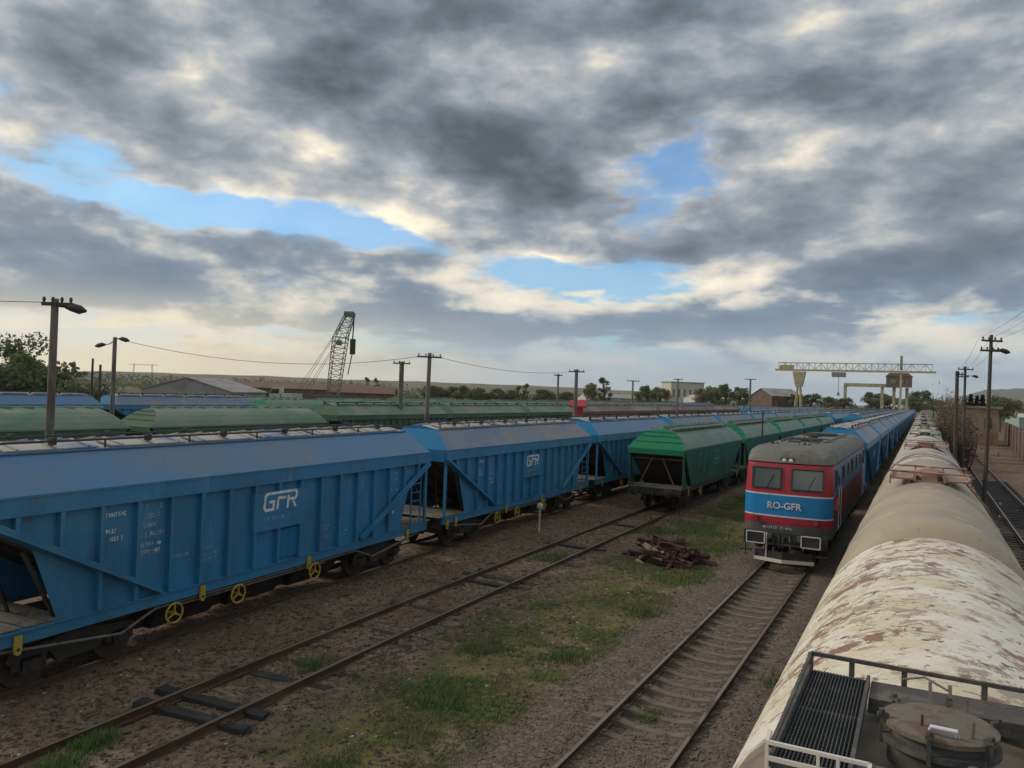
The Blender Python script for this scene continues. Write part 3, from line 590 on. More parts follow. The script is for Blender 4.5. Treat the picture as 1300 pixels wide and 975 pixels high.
# ------------------------------------------------------------------ ribbed hopper wagon
TOPH, FOOT, PEND = 7.1, 3.4, 5.55             # half lengths: roof, foot of the diagonal, end of the lower side sheet
def diag_z(y): return 1.28+(abs(y)-FOOT)*(3.22-1.28)/(7.0-FOOT)
def hopper_meshes(paint, roof, rtop, endp):
    D = {}
    mb = MB(); mb.prism([(-PEND, 1.25), (PEND, 1.25), (6.05, 2.62), (7.05, 3.2), (7.05, 3.3), (-7.05, 3.3), (-7.05, 3.2), (-6.05, 2.62)], 0, 1.33, 1.35); D['side_wall'] = mb.mesh('side_wall', paint)
    mb = MB(); mb.box(1.33, 1.475, -TOPH, TOPH, 3.26, 3.62); mb.box(1.475, 1.495, -TOPH, TOPH, 3.585, 3.625); mb.box(1.475, 1.487, -TOPH, TOPH, 3.262, 3.285); D['top_band'] = mb.mesh('top_band', paint)
    mb = MB(); mb.box(1.345, 1.475, -.04, .04, 1.26, 3.26); D['rib'] = mb.mesh('rib', paint)
    for k, yy in (('rib_short', 6.4), ('rib_mid', 5.6)):
        mb = MB(); mb.box(1.345, 1.475, -.04, .04, diag_z(yy)+.04, 3.26); D[k] = mb.mesh('rib', paint)
    mb = MB(); mb.bar((1.50, FOOT, 1.28), (1.50, 7.0, 3.22), .05, .13, ref=(1, 0, 0)); mb.bar((1.42, FOOT, 1.28), (1.42, 7.0, 3.22), .11, .05, ref=(1, 0, 0)); mb.bar((1.478, FOOT+.03, 1.33), (1.478, 6.97, 3.28), .09, .03, ref=(1, 0, 0)); D['diagonal_beam'] = mb.mesh('diagonal_beam', paint)
    # roof: two steep dusty slopes, a flatter top, sloping ends
    mb = MB(); e = TOPH; t = 6.62; z0, z1, z2 = 3.61, 4.28, 4.42; a, b = 1.47, .74
    for s in (-1, 1): mb.add([(s*a, -e, z0), (s*a, e, z0), (s*b, t, z1), (s*b, -t, z1)], [(0, 1, 2, 3)], 0); mb.add([(s*b, -t, z1), (s*b, t, z1), (0, t, z2), (0, -t, z2)], [(0, 1, 2, 3)], 1)
    for s in (-1, 1): mb.add([(-a, s*e, z0), (a, s*e, z0), (b, s*t, z1), (0, s*t, z2), (-b, s*t, z1)], [(0, 1, 2, 3, 4)], 2)
    for s in (-1, 1): mb.box(-1.37, 1.37, s*TOPH-.02, s*TOPH+.02, 3.2, 3.61, 2)
    for s in (-1, 1): mb.bar((s*(b+.015), -t, z1+.02), (s*(b+.015), t, z1+.02), .05, .03, 0)
    D['roof'] = mb.mesh('roof', [roof, rtop, endp])
    mb = MB(); mb.box(-.26, .26, -.88, .88, .0, .045); mb.box(-.29, .29, -.91, .91, .03, .055)
    for y in (-.7, 0, .7): mb.box(-.30, .30, y-.025, y+.025, .055, .085)
    D['hatch_cover'] = mb.mesh('hatch_cover', rtop)
    mb = MB(); mb.tube([(0, -6.4, .17), (0, 6.4, .17)], .025, 6)
    for i in range(7): mb.bar((0, -6.3+i*2.1, .0), (0, -6.3+i*2.1, .17), .03)
    for i in range(6): mb.box(-.06, .06, -5.3+i*2.1-.05, -5.3+i*2.1+.05, .1, .24)
    D['roof_rail'] = mb.mesh('roof_rail', IRON)
    mb = MB(); mb.add([(-1.37, 7.05, 3.2), (1.37, 7.05, 3.2), (1.1, 3.6, 1.2), (-1.1, 3.6, 1.2)], [(0, 1, 2, 3)])
    for x in (-.7, 0, .7): mb.bar((x, 6.9, 3.06), (x*.9, 3.8, 1.26), .06, .08)
    D['hopper_end'] = mb.mesh('hopper_end', DARK)
    mb = MB(); mb.box(-.035, .035, -.05, .05, 1.25, 3.2); D['end_post'] = mb.mesh('end_post', paint)
    mb = MB(); mb.bar((.25, 5.75, 1.26), (.62, 6.5, 2.95), .05); mb.bar((-.25, 5.75, 1.26), (-.62, 6.5, 2.95), .05); mb.bar((1.2, 5.5, 1.26), (1.3, 6.2, 2.6), .06); mb.bar((-1.2, 5.5, 1.26), (-1.3, 6.2, 2.6), .06); D['end_brace'] = mb.mesh('end_brace', DARK)
    mb = MB()
    for i in range(5): mb.box(-1.36, 1.36, 5.35+i*.42, 5.35+i*.42+.36, 1.262, 1.285)
    D['end_platform'] = mb.mesh('end_platform', PLANK)
    mb = MB()
    for i in range(6): mb.bar((1.43, 6.05, 1.5+i*.28), (1.43, 6.6, 1.5+i*.28), .03)
    for y in (6.05, 6.6): mb.bar((1.43, y, 1.26), (1.43, y, 3.0 if y > 6.2 else 2.7), .035)
    D['ladder'] = mb.mesh('ladder', paint)
    mb = MB(); mb.box(1.22, 1.40, -7.1, 7.1, 1.0, 1.25); mb.box(1.40, 1.43, -7.1, 7.1, 1.21, 1.25); D['sill'] = mb.mesh('sill', paint)
    mb = MB(); mb.box(-.25, .25, -7.0, 7.0, .82, 1.2)
    for y in (-3.2, -1.0, 1.0, 3.2): mb.box(-1.2, 1.2, y-.08, y+.08, .95, 1.2)
    for s in (-1, 1): mb.box(-1.3, 1.3, s*7.1-.06, s*7.1+.06, .84, 1.25)
    for y in (-2.15, 0, 2.15): mb.hexa([(-.62, y-.8, .26), (.62, y-.8, .26), (.62, y+.8, .26), (-.62, y+.8, .26), (-1.25, y-1.06, 1.2), (1.25, y-1.06, 1.2), (1.25, y+1.06, 1.2), (-1.25, y+1.06, 1.2)])
    mb.box(-.5, .5, -3.2, 3.2, .3, .9)  # centre box added, chutes widened, to block sunlight passing under the wagon
    mb.cyl((-.9, -.6, .72), (-.9, .7, .72), .17, 10); D['underframe'] = mb.mesh('underframe', DARK)
    mb = MB(); mb.tube([(1.30, -6.8, .95), (1.32, -4.2, .62), (1.32, -3.4, .93), (1.32, 3.4, .93), (1.32, 4.2, .62), (1.30, 6.8, .95)], .028, 6); mb.bar((1.30, -2.9, .86), (1.30, 2.0, .86), .03); D['brake_pipe'] = mb.mesh('brake_pipe', PLANK)
    mb = MB(); mb.box(1.352, 1.484, -.88, .88, 2.12, 3.05); D['sign_panel'] = mb.mesh('sign_panel', endp if False else paint)
    mb = MB(); mb.box(1.352, 1.40, .08, .82, 1.33, 2.06); mb.box(1.40, 1.41, .42, .48, 1.33, 2.06); D['discharge_door'] = mb.mesh('discharge_door', BEND)
    # far wagons: the same shape in a few meshes
    mb = MB()
    for i in range(17):
        y = -6.4+i*.8
        for s in (-1, 1): mb.box(min(s*1.345, s*1.475), max(s*1.345, s*1.475), y-.04, y+.04, 1.26 if abs(y) < 5.2 else diag_z(y), 3.26)
    D['ribs'] = mb.mesh('ribs', paint)
    mb = MB()
    for i in range(6):
        for s in (-1, 1): mb.box(s*.42-.26, s*.42+.26, -5.3+i*2.12-.88, -5.3+i*2.12+.88, 4.34, 4.43)
    D['hatch_row'] = mb.mesh('hatch_row', rtop)
    mb = MB()
    for i in range(7):
        for s in (-1, 1): mb.box(s*.62-.05, s*.62+.05, -6.3+i*2.1-.05, -6.3+i*2.1+.05, 4.36, 4.56)
    for s in (-1, 1): mb.bar((s*.62, -6.4, 4.5), (s*.62, 6.4, 4.5), .04)
    D['roof_rail_far'] = mb.mesh('roof_rail', IRON)
    return D
def mirror(o): o.scale = (-1, o.scale[1], 1); return o
def turn(o): o.rotation_euler = (0, 0, math.pi); return o
def make_hopper(D, lod, sides=(1,), logo=True, paintm=None):
    t = thing('hopper_wagon', 'x', 'wagon')
    for s in (0, 1):
        f = turn if s else (lambda o: o)
        f(link('side_wall', D['side_wall'], t)); f(link('top_band', D['top_band'], t)); f(link('sill', D['sill'], t))
        for m in (0, 1):
            d = link('diagonal_beam', D['diagonal_beam'], t); d.scale = (1 if not s else -1, 1 if not m else -1, 1)
    link('roof', D['roof'], t); link('underframe', D['underframe'], t)
    for s in (0, 1):
        (turn if s else (lambda o: o))(link('hopper_end', D['hopper_end'], t))
        if lod < 2: (turn if s else (lambda o: o))(link('end_platform', D['end_platform'], t))
    if lod == 0:
        for i in range(17):
            y = -6.4+i*.8
            for s in (0, 1):
                o = link('rib', D['rib'] if abs(y) < 5.2 else D['rib_mid'] if abs(y) < 6 else D['rib_short'], t, (0, y, 0)); o.rotation_euler = (0, 0, math.pi*s)
        for x in (-.42, .42):
            for i in range(6): link('hatch_cover', D['hatch_cover'], t, (x, -5.3+i*2.12, 4.35), (0, (-.19 if x < 0 else .19), 0))
            link('roof_rail', D['roof_rail'], t, (x*1.5, 0, 4.31))
        for s in (-1, 1):
            for e in (-1, 1): link('end_post', D['end_post'], t, (s*1.36, e*7.0, 0))
            (turn if s < 0 else (lambda o: o))(link('end_brace', D['end_brace'], t))
        link('ladder', D['ladder'], t); turn(link('ladder', D['ladder'], t))
        link('brake_pipe', D['brake_pipe'], t)
        for y in (-3.0, -1.2, 1.5): link('brake_wheel', HW, t, (1.40, y, .74))
        for y in (-6.3, -6.9, -2.3, 1.2, 5.9): link('lifting_bracket', BK, t, (1.44, y, 1.02))
        link('sign_panel', D['sign_panel'], t); link('discharge_door', D['discharge_door'], t)
        lg = gfr_mesh(.40); link('logo', lg, t, (1.488, -.56, 2.62))
        link('marking', script_lines(1.1, 1, .09, 3).mesh('marking', FADED), t, (1.487, -.55, 2.36))
        for i, (y, z, w, r_, h, m) in enumerate(((-4.82, 3.0, .58, 4, .085, WHITE), (-4.02, 3.05, .6, 6, .10, FADED), (-4.02, 2.28, .6, 2, .075, WHITE), (-3.22, 2.05, .58, 2, .07, FADED), (-2.42, 1.95, .56, 3, .07, FADED), (1.58, 1.85, .56, 2, .06, FADED), (1.58, 1.55, .56, 2, .05, FADED), (4.78, 3.0, .55, 4, .09, FADED), (4.78, 1.78, .4, 1, .1, WHITE), (2.38, 1.6, .5, 2, .06, FADED))):
            link('marking', script_lines(w, r_, h, i+11).mesh('marking', m), t, (1.3525, y+.1, z))
    else:
        link('ribs', D['ribs'], t); link('hatch_row', D['hatch_row'], t); link('roof_rail', D['roof_rail_far'], t)
        if lod == 1:
            for s in (-1, 1):
                for e in (-1, 1): link('end_post', D['end_post'], t, (s*1.36, e*7.0, 0))
            if logo: link('logo', gfr_mesh(.36), t, (1.482, -.5, 2.5))
            for y in (-3.0, 1.5): link('brake_wheel', HW, t, (1.40, y, .74))
            for y in (-6.3, 5.9): link('lifting_bracket', BK, t, (1.44, y, 1.02))
    add_bogies(t, (-4.9, 4.9), lod < 2)
    if lod < 2:
        add_buffers(t, 7.1)
        for s in (0, 1): link('coupling_hook', HK, t, (0, 7.1 if not s else -7.1, 1.0), (0, 0, math.pi*s))
    return t
HB = hopper_meshes(BLUE, BLUER, BLUET, BEND)
HG = hopper_meshes(BLUE, GREYR, BLUET, BEND)
HO = hopper_meshes(OLIVE, OLIVER, OLIVER, OLIVE)
def place(t, fx, yc, label, group, z=RH, dx=0):
    t.location = (fx(yc)+dx, yc, z); t.rotation_euler = (0, 0, heading(fx, yc)); t['label'] = label; t['group'] = group
blue0 = make_hopper(HB, 0); blue0g = make_hopper(HG, 0); blue1 = make_hopper(HB, 1); blue1g = make_hopper(HG, 1); blue2 = make_hopper(HB, 2); blue2g = make_hopper(HG, 2); olive2 = make_hopper(HO, 2, logo=False)
USED = set()
def inst(proto):
    if proto.name not in USED: USED.add(proto.name); return proto
    return copy_tree(proto)
PITCHB = 15.3
Y = 14.5
for i in range(21):
    p = (blue0 if i == 0 else blue0g if i == 1 else (blue1g, blue1g, blue1)[i % 3] if i < 7 else (blue2, blue2g)[i*7 % 3 > 0])
    lab = ['nearest blue hopper wagon with large white logo and pale blue roof', 'second blue hopper wagon of the near row, grey dusty roof'][i] if i < 2 else 'blue hopper wagon, %s from the camera in the long near row' % ORD[i]
    w_ = inst(p); place(w_, x_blue, Y-(.2 if i == 0 else 0), lab, 'blue hopper wagons of the near row'); Y += PITCHB
    if i == 0: w_.scale = (1, 1.03, 1)
# blue wagons coupled behind the locomotive
Y = 46.3+7.65
for i in range(22):
    p = blue1g if i < 4 else (blue2g, blue2g, blue2)[(i*5) % 3]
    place(inst(p), x_loco, Y, 'blue hopper wagon, %s behind the red and blue locomotive' % ORD[i], 'blue hopper wagons behind the locomotive'); Y += PITCHB
# more blue wagons farther down the yard
x_mid = lambda y: -8.0
Y = 120
for i in range(14):
    place(inst((blue2g, blue2g, blue2)[i % 3]), x_mid, Y, 'blue hopper wagon, %s in the far row left of the locomotive train' % ORD[i], 'blue hopper wagons between the two long rows'); Y += PITCHB

# ------------------------------------------------------------------ smooth green hopper wagon
def green_meshes(paint, roof, endp):
    D = {}
    mb = MB(); mb.add([(1.45, -7.0, 3.15), (1.45, 7.0, 3.15), (1.30, 4.9, 1.2), (1.30, -4.9, 1.2), (1.42, -7.0, 3.15), (1.42, 7.0, 3.15), (1.27, 4.9, 1.2), (1.27, -4.9, 1.2)], [(0, 1, 2, 3), (4, 7, 6, 5), (0, 4, 5, 1), (3, 2, 6, 7), (1, 5, 6, 2), (0, 3, 7, 4)]); D['side_wall'] = mb.mesh('side_wall', paint)
    mb = MB(); pf = [(1.47, 3.13), (1.30, 3.47), (1.06, 3.74), (.74, 3.94), (.38, 4.07), (0, 4.12)]; ye = lambda z: 7.05-(z-3.13)/.99*1.05
    for s in (-1, 1):
        for (xa, za), (xb, zb) in zip(pf[:-1], pf[1:]): mb.add([(s*xa, -ye(za), za), (s*xa, ye(za), za), (s*xb, ye(zb), zb), (s*xb, -ye(zb), zb)], [(0, 1, 2, 3)], 0)
        ring = [(x, s*ye(z), z) for x, z in pf]+[(-x, s*ye(z), z) for x, z in pf[-2::-1]]; mb.add(ring, [tuple(range(len(ring)))], 1); mb.box(-1.45, 1.45, s*7.03-.03, s*7.03+.03, 2.86, 3.13, 1)
        for xx, zz in pf[1:4]: mb.bar((-xx+.06, s*(ye(zz)+.012), zz+.01), (xx-.06, s*(ye(zz)+.012), zz+.01), .04, .025, 1)
        mb.bar((s*1.48, -7.05, 3.15), (s*1.48, 7.05, 3.15), .04, .09, 0)
    D['roof'] = mb.mesh('roof', [roof, endp])
    mb = MB(); mb.cyl((0, 0, -.02), (0, 0, .08), .26, 12); mb.cyl((0, 0, .08), (0, 0, .12), .22, 12); mb.bar((-.3, 0, .12), (.3, 0, .12), .05); mb.bar((0, 0, .1), (0, 0, .22), .05); D['hatch_cover'] = mb.mesh('hatch_cover', roof)
    mb = MB(); mb.box(-.18, .18, -6.0, 6.0, .04, .07)
    for i in range(9): mb.bar((0, -6+i*1.5, -.08), (0, -6+i*1.5, .05), .04)
    D['walkway'] = mb.mesh('walkway', PLANK)
    mb = MB(); mb.add([(-1.4, 6.95, 2.9), (1.4, 6.95, 2.9), (1.25, 4.7, 1.15), (-1.25, 4.7, 1.15)], [(0, 1, 2, 3)]); D['hopper_end'] = mb.mesh('hopper_end', DARK)
    mb = MB(); mb.prism([(5.9, 1.22), (7.02, 1.22), (6.96, 2.0), (7.02, 3.1), (6.74, 3.1), (6.66, 2.2), (6.4, 1.6)], 0, 1.36, 1.40); D['corner_post'] = mb.mesh('corner_post', paint)
    mb = MB(); mb.bar((-.9, 6.75, 1.3), (-.25, 6.75, 2.7), .06); mb.bar((.9, 6.75, 1.3), (.25, 6.75, 2.7), .06); mb.bar((-1.3, 6.75, 2.62), (1.3, 6.75, 2.62), .06); D['end_brace'] = mb.mesh('end_brace', RUSTW)
    mb = MB(); mb.tube([(-1.42, 7.1, 1.2), (-1.42, 7.1, 1.36), (1.42, 7.1, 1.36), (1.42, 7.1, 1.2)], .022, 6)
    D['handrail'] = mb.mesh('handrail', PLANK)
    mb = MB(); mb.box(-1.4, 1.4, 5.3, 7.1, 1.17, 1.21); D['end_platform'] = mb.mesh('end_platform', PLANK)
    mb = MB(); mb.box(-.25, .25, -7.0, 7.0, .82, 1.15)
    for s in (-1, 1): mb.box(min(s*1.15, s*1.3), max(s*1.15, s*1.3), -7.05, 7.05, .96, 1.19); mb.box(-1.35, 1.35, s*7.1-.06, s*7.1+.06, .84, 1.19)
    for y in (-2.4, 0, 2.4): mb.hexa([(-.5, y-.3, .35), (.5, y-.3, .35), (.5, y+.3, .35), (-.5, y+.3, .35), (-1.2, y-1.1, 1.18), (1.2, y-1.1, 1.18), (1.2, y+1.1, 1.18), (-1.2, y+1.1, 1.18)])
    D['underframe'] = mb.mesh('underframe', DARK)
    mb = MB()
    for i in range(12): mb.cyl((0, -5.6+i*1.02, 4.06), (0, -5.6+i*1.02, 4.22), .25, 8); mb.bar((-.45, -5.6+i*1.02+.5, 4.18), (.45, -5.6+i*1.02+.5, 4.18), .06)
    D['hatch_row'] = mb.mesh('hatch_row', roof)
    return D
def make_green(D, lod):
    t = thing('hopper_wagon', 'x', 'wagon')
    link('side_wall', D['side_wall'], t); turn(link('side_wall', D['side_wall'], t)); link('roof', D['roof'], t); link('underframe', D['underframe'], t)
    for s in (0, 1):
        f = turn if s else (lambda o: o)
        f(link('hopper_end', D['hopper_end'], t))
        if lod < 2:
            f(link('end_brace', D['end_brace'], t)); f(link('handrail', D['handrail'], t)); f(link('end_platform', D['end_platform'], t))
            for m in (1, -1): link('corner_post', D['corner_post'], t).scale = (m, -1 if s else 1, 1)
    if lod == 0:
        for i in range(12): link('hatch_cover', D['hatch_cover'], t, (0, -5.6+i*1.02, 4.12))
        for x in (-.55, .55): link('walkway', D['walkway'], t, (x, 0, 4.1))
        for i, (y, w, r_, h) in enumerate(((-3.9, .3, 6, .1), (-2.6, .32, 6, .1), (-.4, 1.5, 4, .13), (3.0, .4, 9, .12), (4.2, .2, 9, .1), (-1.0, .9, 1, .1))):
            m = script_lines(w, r_, h, i+40).mesh('marking', FADED); z = 2.75 if i < 5 else 1.55
            o = link('marking', m, t, (1.452-(3.15-z)*.077+.008, y, z), (0, .077, 0))
        for y in (-5.9, 5.9): link('lifting_bracket', BK, t, (1.42, y, 1.0))
        link('brake_wheel', HW, t, (1.36, -3.2, .78))
    else: link('hatch_row', D['hatch_row'], t)
    add_bogies(t, (-4.9, 4.9), lod < 2)
    if lod < 2:
        add_buffers(t, 7.1)
        for s in (0, 1): link('coupling_hook', HK, t, (0, 7.1 if not s else -7.1, 1.0), (0, 0, math.pi*s))
    return t
GG = green_meshes(GREEN, GREENR, GREENE); GO = green_meshes(OLIVE, OLIVER, OLIVE)
green0 = make_green(GG, 0); olive_s = make_green(GO, 2); green2 = make_green(GG, 2)
Y = 37.6+7.05
for i in range(5):
    place(inst(green0), x_green, Y, ['nearest green hopper wagon with open end facing the camera', 'second green hopper wagon, coupled behind the nearest green one', 'third green hopper wagon beside the locomotive cab', 'fourth green hopper wagon, mostly behind the locomotive', 'fifth and last green hopper wagon, behind the locomotive roof'][i], 'green hopper wagons beside the locomotive'); Y += 15.2
for i in range(14):
    place(inst((blue2, blue2g)[(i*7) % 3 > 0]), x_green, Y+.6, 'blue hopper wagon, %s behind the short row of green wagons' % ORD[i], 'blue hopper wagons beyond the green wagons'); Y += PITCHB

HR = hopper_meshes(RUSTW, RUSTR, RUSTR, RUSTW); rust2 = make_hopper(HR, 2, logo=False)

# far rows on the left of the yard
def row(xr, y0, seq, pitch, what, group, z=RH):
    fx = lambda y: xr; y = y0
    for i, p in enumerate(seq):
        if p is not None:
            w = {'blue': 'blue hopper wagon', 'olive': 'faded green hopper wagon', 'smooth': 'pale smooth green hopper wagon', 'green': 'green hopper wagon', 'rust': 'rust red hopper wagon'}[p]
            pr = {'blue': (blue2, blue2, blue2g)[i % 3], 'olive': olive2, 'smooth': olive_s, 'green': green2, 'rust': rust2}[p]
            place(inst(pr), fx, y, '%s, %s from left in %s' % (w, ORD[i], what), group, z)
        y += pitch
row(-38, 4.0, ['smooth', 'smooth', 'smooth', 'olive', 'olive', 'olive', 'rust', 'rust', 'rust', 'rust', 'rust', 'rust', 'olive', 'olive', 'smooth', 'smooth'], 15.2, 'the first row behind the poles', 'wagons of the row behind the poles')
row(-57, 15.0, ['blue', 'blue', 'blue', 'green', 'green', 'green', 'olive', 'olive', 'green', 'green', 'olive', 'olive', 'blue', 'blue', 'blue'], 15.3, 'the second distant row', 'wagons of the second distant row')
row(-63, 60.0, ['green', 'green', 'olive', 'green', 'green', 'olive', 'rust', 'rust', 'rust', 'rust', 'olive', 'green'], 15.3, 'the third distant row', 'wagons of the third distant row')
row(-28, 150.0, ['blue', 'blue', 'olive', 'olive', 'blue', 'blue', 'blue', 'green', 'green'], 15.3, 'the far short row', 'wagons of the far short row')

# ------------------------------------------------------------------ tank wagons
RT, ZT = 1.40, 2.64
def tank_mesh(hl, m, seams=(), rr=RT, band=None):
    mb = MB(); n = 48; prof = [(-hl-.34, .0), (-hl-.33, .35), (-hl-.27, .75), (-hl-.14, 1.12), (-hl-.03, 1.33), (-hl+.08, rr)]
    mid = [-hl+.08]
    cuts = sorted([-hl+.3]+[s+d for s in seams for d in (-.03, -.012, .012, .03)]+[hl-.3])
    for c in cuts: prof.append((c, rr+(.012 if any(abs(c-s) < .02 for s in seams) else 0)))
    prof += [(-y, r) for y, r in reversed(prof[:6])]
    vs = []; fs = []
    for y, r in prof:
        for j in range(n):
            a = 2*math.pi*j/n; vs.append((r*math.sin(a), y, ZT+r*math.cos(a)))
    for i in range(len(prof)-1):
        for j in range(n): fs.append((i*n+j, i*n+(j+1) % n, (i+1)*n+(j+1) % n, (i+1)*n+j))
    mb.add(vs, fs); return mb.mesh('tank', m, True)
def tank_under(hl):
    mb = MB()
    for s in (-1, 1): mb.box(min(s*.75, s*1.0), max(s*.75, s*1.0), -hl-.1, hl+.1, .95, 1.2); mb.box(-1.3, 1.3, s*(hl+.05)-.07, s*(hl+.05)+.07, .82, 1.24)
    for y in (-hl+1.6, hl-1.6): mb.box(-1.25, 1.25, y-.3, y+.3, .98, 1.55)
    return mb.mesh('underframe', DARK)
def strap(y, w=.10, m=0, r=RT+.012):
    mb = MB(); n = 40; vs = []; fs = []
    for j in range(n+1):
        a = R(-118)+R(236)*j/n
        for (rr_, yy) in ((r-.02, y-w/2), (r+.012, y-w/2), (r+.012, y+w/2), (r-.02, y+w/2)): vs.append((rr_*math.sin(a), yy, ZT+rr_*math.cos(a)))
    for j in range(n):
        for k in range(4): fs.append((j*4+k, j*4+(k+1) % 4, j*4+4+(k+1) % 4, j*4+4+k))
    mb.add(vs, fs); return mb
def tank_platform_far(t, m, mr):             # walkway with rails round the dome, as seen on the farther wagons
    for s in (-1, 1):
        mb = MB(); mb.box(-.24, .24, -.95, .95, -.03, .0)
        for x in (-.24, .24): mb.box(x-.02, x+.02, -.95, .95, .0, .05)
        for y in (-.85, 0, .85): mb.bar((-.15*s, y, -.02), (-.1*s-.02, y, -.32), .05)
        mb.build('walkway', m, t, loc=(s*.55, 0, ZT+RT+.06))
    mb = MB()
    for y in (-1.0, 1.0): mb.tube([(-.8, y, -.1), (-.8, y, .2), (.8, y, .2), (.8, y, -.1)], .025, 6); mb.bar((-.3, y, .0), (-.3, y, .2), .04); mb.bar((.3, y, .0), (.3, y, .2), .04)
    mb.build('handrail', mr, t, loc=(0, 0, ZT+RT+.02))
    mb = MB(); mb.cyl((0, 0, -.1), (0, 0, .16), .28, 14); d = mb.build('manhole', m, t, True, (0, 0, ZT+RT))
    mb = MB(); mb.tube([(0, 0, .16), (0, 0, .20), (0, 0, .24)], [.32, .32, .2], 14); mb.build('lid', mr, d, True)
    mb = MB(); mb.box(-.15, .15, -.2, .2, -.05, .22); mb.build('valve_box', m, t, loc=(.0, -.62, ZT+RT))
    mb = MB(); mb.cyl((0, 0, -.05), (0, 0, .26), .10, 10); mb.build('vent', mr, t, loc=(.02, .6, ZT+RT))
def make_tank(label, hl, m, mp, mr, yc, seams=(), near=False, straps=(), sm=None):
    t = thing('tank_wagon', label, 'wagon', (x_tank(yc), yc, RH), 0, 'tank wagons of the right-hand row')
    link('tank', tank_mesh(hl, m, seams), t); link('underframe', tank_under(hl), t)
    for y in straps: strap(y, .12).build('strap', sm or mr, t)
    add_bogies(t, (-hl+1.9, hl-1.9), near); add_buffers(t, hl+.05)
    mb = MB()
    for k in range(9): mb.bar((RT+.03, -.2, 1.2+k*.3), (RT+.03, .2, 1.2+k*.3), .03)
    for y in (-.2, .2): mb.tube([(RT+.03, y, 1.1), (RT+.03, y, 2.8), (1.2, y, 3.45), (.75, y, 4.0)], .02, 6)
    mb.build('ladder', mr, t)
    if not near: tank_platform_far(t, mp, mr)
    return t
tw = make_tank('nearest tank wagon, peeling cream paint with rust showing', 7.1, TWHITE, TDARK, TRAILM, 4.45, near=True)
make_tank('second tank wagon, smooth beige, with rusty walkway', 7.75, TBEIGE, TRUST, TRUST, 20.75, seams=(-5.3, -2.6, 2.6, 5.3))
make_tank('third tank wagon, pale grey with rust brown straps at its near end', 7.1, TGREY, TRUST, TRUST, 36.9, straps=(-6.7, -5.6), sm=TRUST)
yc = 52.4
for i in range(16):
    m = (TGREY, TGREY, TBEIGE, TGREY, TGREY, TRUST)[i % 6]
    make_tank('%s tank wagon from the camera, %s' % (ORD[i+3], {TGREY: 'weathered pale grey', TBEIGE: 'dull beige', TRUST: 'rust brown'}[m]), 7.1, m, (TDARK, TGREY, TDARK)[i % 3], (TGREY, TDARK)[i % 2], yc); yc += 15.5

# the near platform round the dome, in the wagon's own coordinates (wagon origin at the rail head)
def loc3(x, y, z): return (x-.19, y-4.45, z)
PZ = 4.12
pl = link('walkway', None, tw)
mb = MB(); x0, x1, y0, y1 = -.56, -.235, 3.66, 5.02
for k in range(18): x = x0+.012+(x1-x0-.024)*k/17; mb.bar(loc3(x, y0, PZ), loc3(x, y1, PZ), .005, .03)
for k in range(44): y = y0+.012+(y1-y0-.024)*k/43; mb.bar(loc3(x0, y, PZ-.004), loc3(x1, y, PZ-.004), .005, .02)
mb.build('grating', GRATE, pl)
mb = MB()
for x in (x0, x1): mb.bar(loc3(x, y0, PZ+.01), loc3(x, y1, PZ+.01), .018, .06)
for y in (y0, (y0+y1)/2+.05, y1): mb.bar(loc3(x0, y, PZ-.012), loc3(x1, y, PZ-.012), .03, .035)
for y in (3.9, 4.8): mb.bar(loc3(-.52, y, PZ-.03), loc3(-.45, y, 3.9), .035); mb.bar(loc3(-.27, y, PZ-.03), loc3(-.27, y, 4.0), .035)
mb.build('frame', TDARK, pl)
# right-hand walkway, mirrored past the dome
pr_ = link('walkway', None, tw); mb = MB(); xa, xb = .60, .95
for k in range(16): x = xa+.012+(xb-xa-.024)*k/15; mb.bar(loc3(x, y0, PZ), loc3(x, y1, PZ), .005, .03)
for k in range(40): y = y0+.012+(y1-y0-.024)*k/39; mb.bar(loc3(xa, y, PZ-.004), loc3(xb, y, PZ-.004), .005, .02)
mb.build('grating', GRATE, pr_); mb = MB()
for x in (xa, xb): mb.bar(loc3(x, y0, PZ+.01), loc3(x, y1, PZ+.01), .018, .06)
for y in (3.9, 4.8): mb.bar(loc3(.9, y, PZ-.03), loc3(.85, y, 3.9), .035)
mb.build('frame', TDARK, pr_)
# raised rails of the platform
mb = MB(); zr = PZ+.10
mb.bar(loc3(x0, y1+.03, zr), loc3(.97, y1+.10, zr-.02), .022, .022); mb.bar(loc3(x0, y0-.02, zr-.02), loc3(x0, y1+.03, zr), .016, .016)
for x in (x0, -.33, -.05, .35, .7, .96): mb.bar(loc3(x, y1+.035+(x-x0)*.045, PZ-.08), loc3(x, y1+.035+(x-x0)*.045, zr), .03, .02)
mb.build('back_rail', TDARK, tw)
mb = MB(); f = .0
mb.bar(loc3(x0-.015, y0-.03, zr), loc3(x1+.08, y0-.02, zr), .016, .016); mb.bar(loc3(x0-.015, y0-.03, zr), loc3(x0-.015, y0+.05, zr+.02), .016, .016); mb.bar(loc3(x1+.08, y0-.02, zr), loc3(x1+.08, y0-.25, zr), .016, .016)
mb.bar(loc3(x0-.015, y0-.03, zr-.07), loc3(x1+.08, y0-.02, zr-.07), .012, .02)
for x in (x0-.015, x0+.2, x0+.28, x1+.08): mb.bar(loc3(x, y0-.026, zr), loc3(x, y0-.026, PZ-.12), .014, .014)
mb.build('front_rail', TRAILM, tw)
mb = MB()                                    # dark tread plate between walkways, in front of and behind the dome
mb.hexa([loc3(-.22, 5.02, 4.05), loc3(.6, 5.07, 4.05), loc3(.6, 4.78, 4.05), loc3(-.22, 4.72, 4.05), loc3(-.22, 5.02, PZ+.01), loc3(.6, 5.07, PZ+.01), loc3(.6, 4.78, PZ+.01), loc3(-.22, 4.72, PZ+.01)])
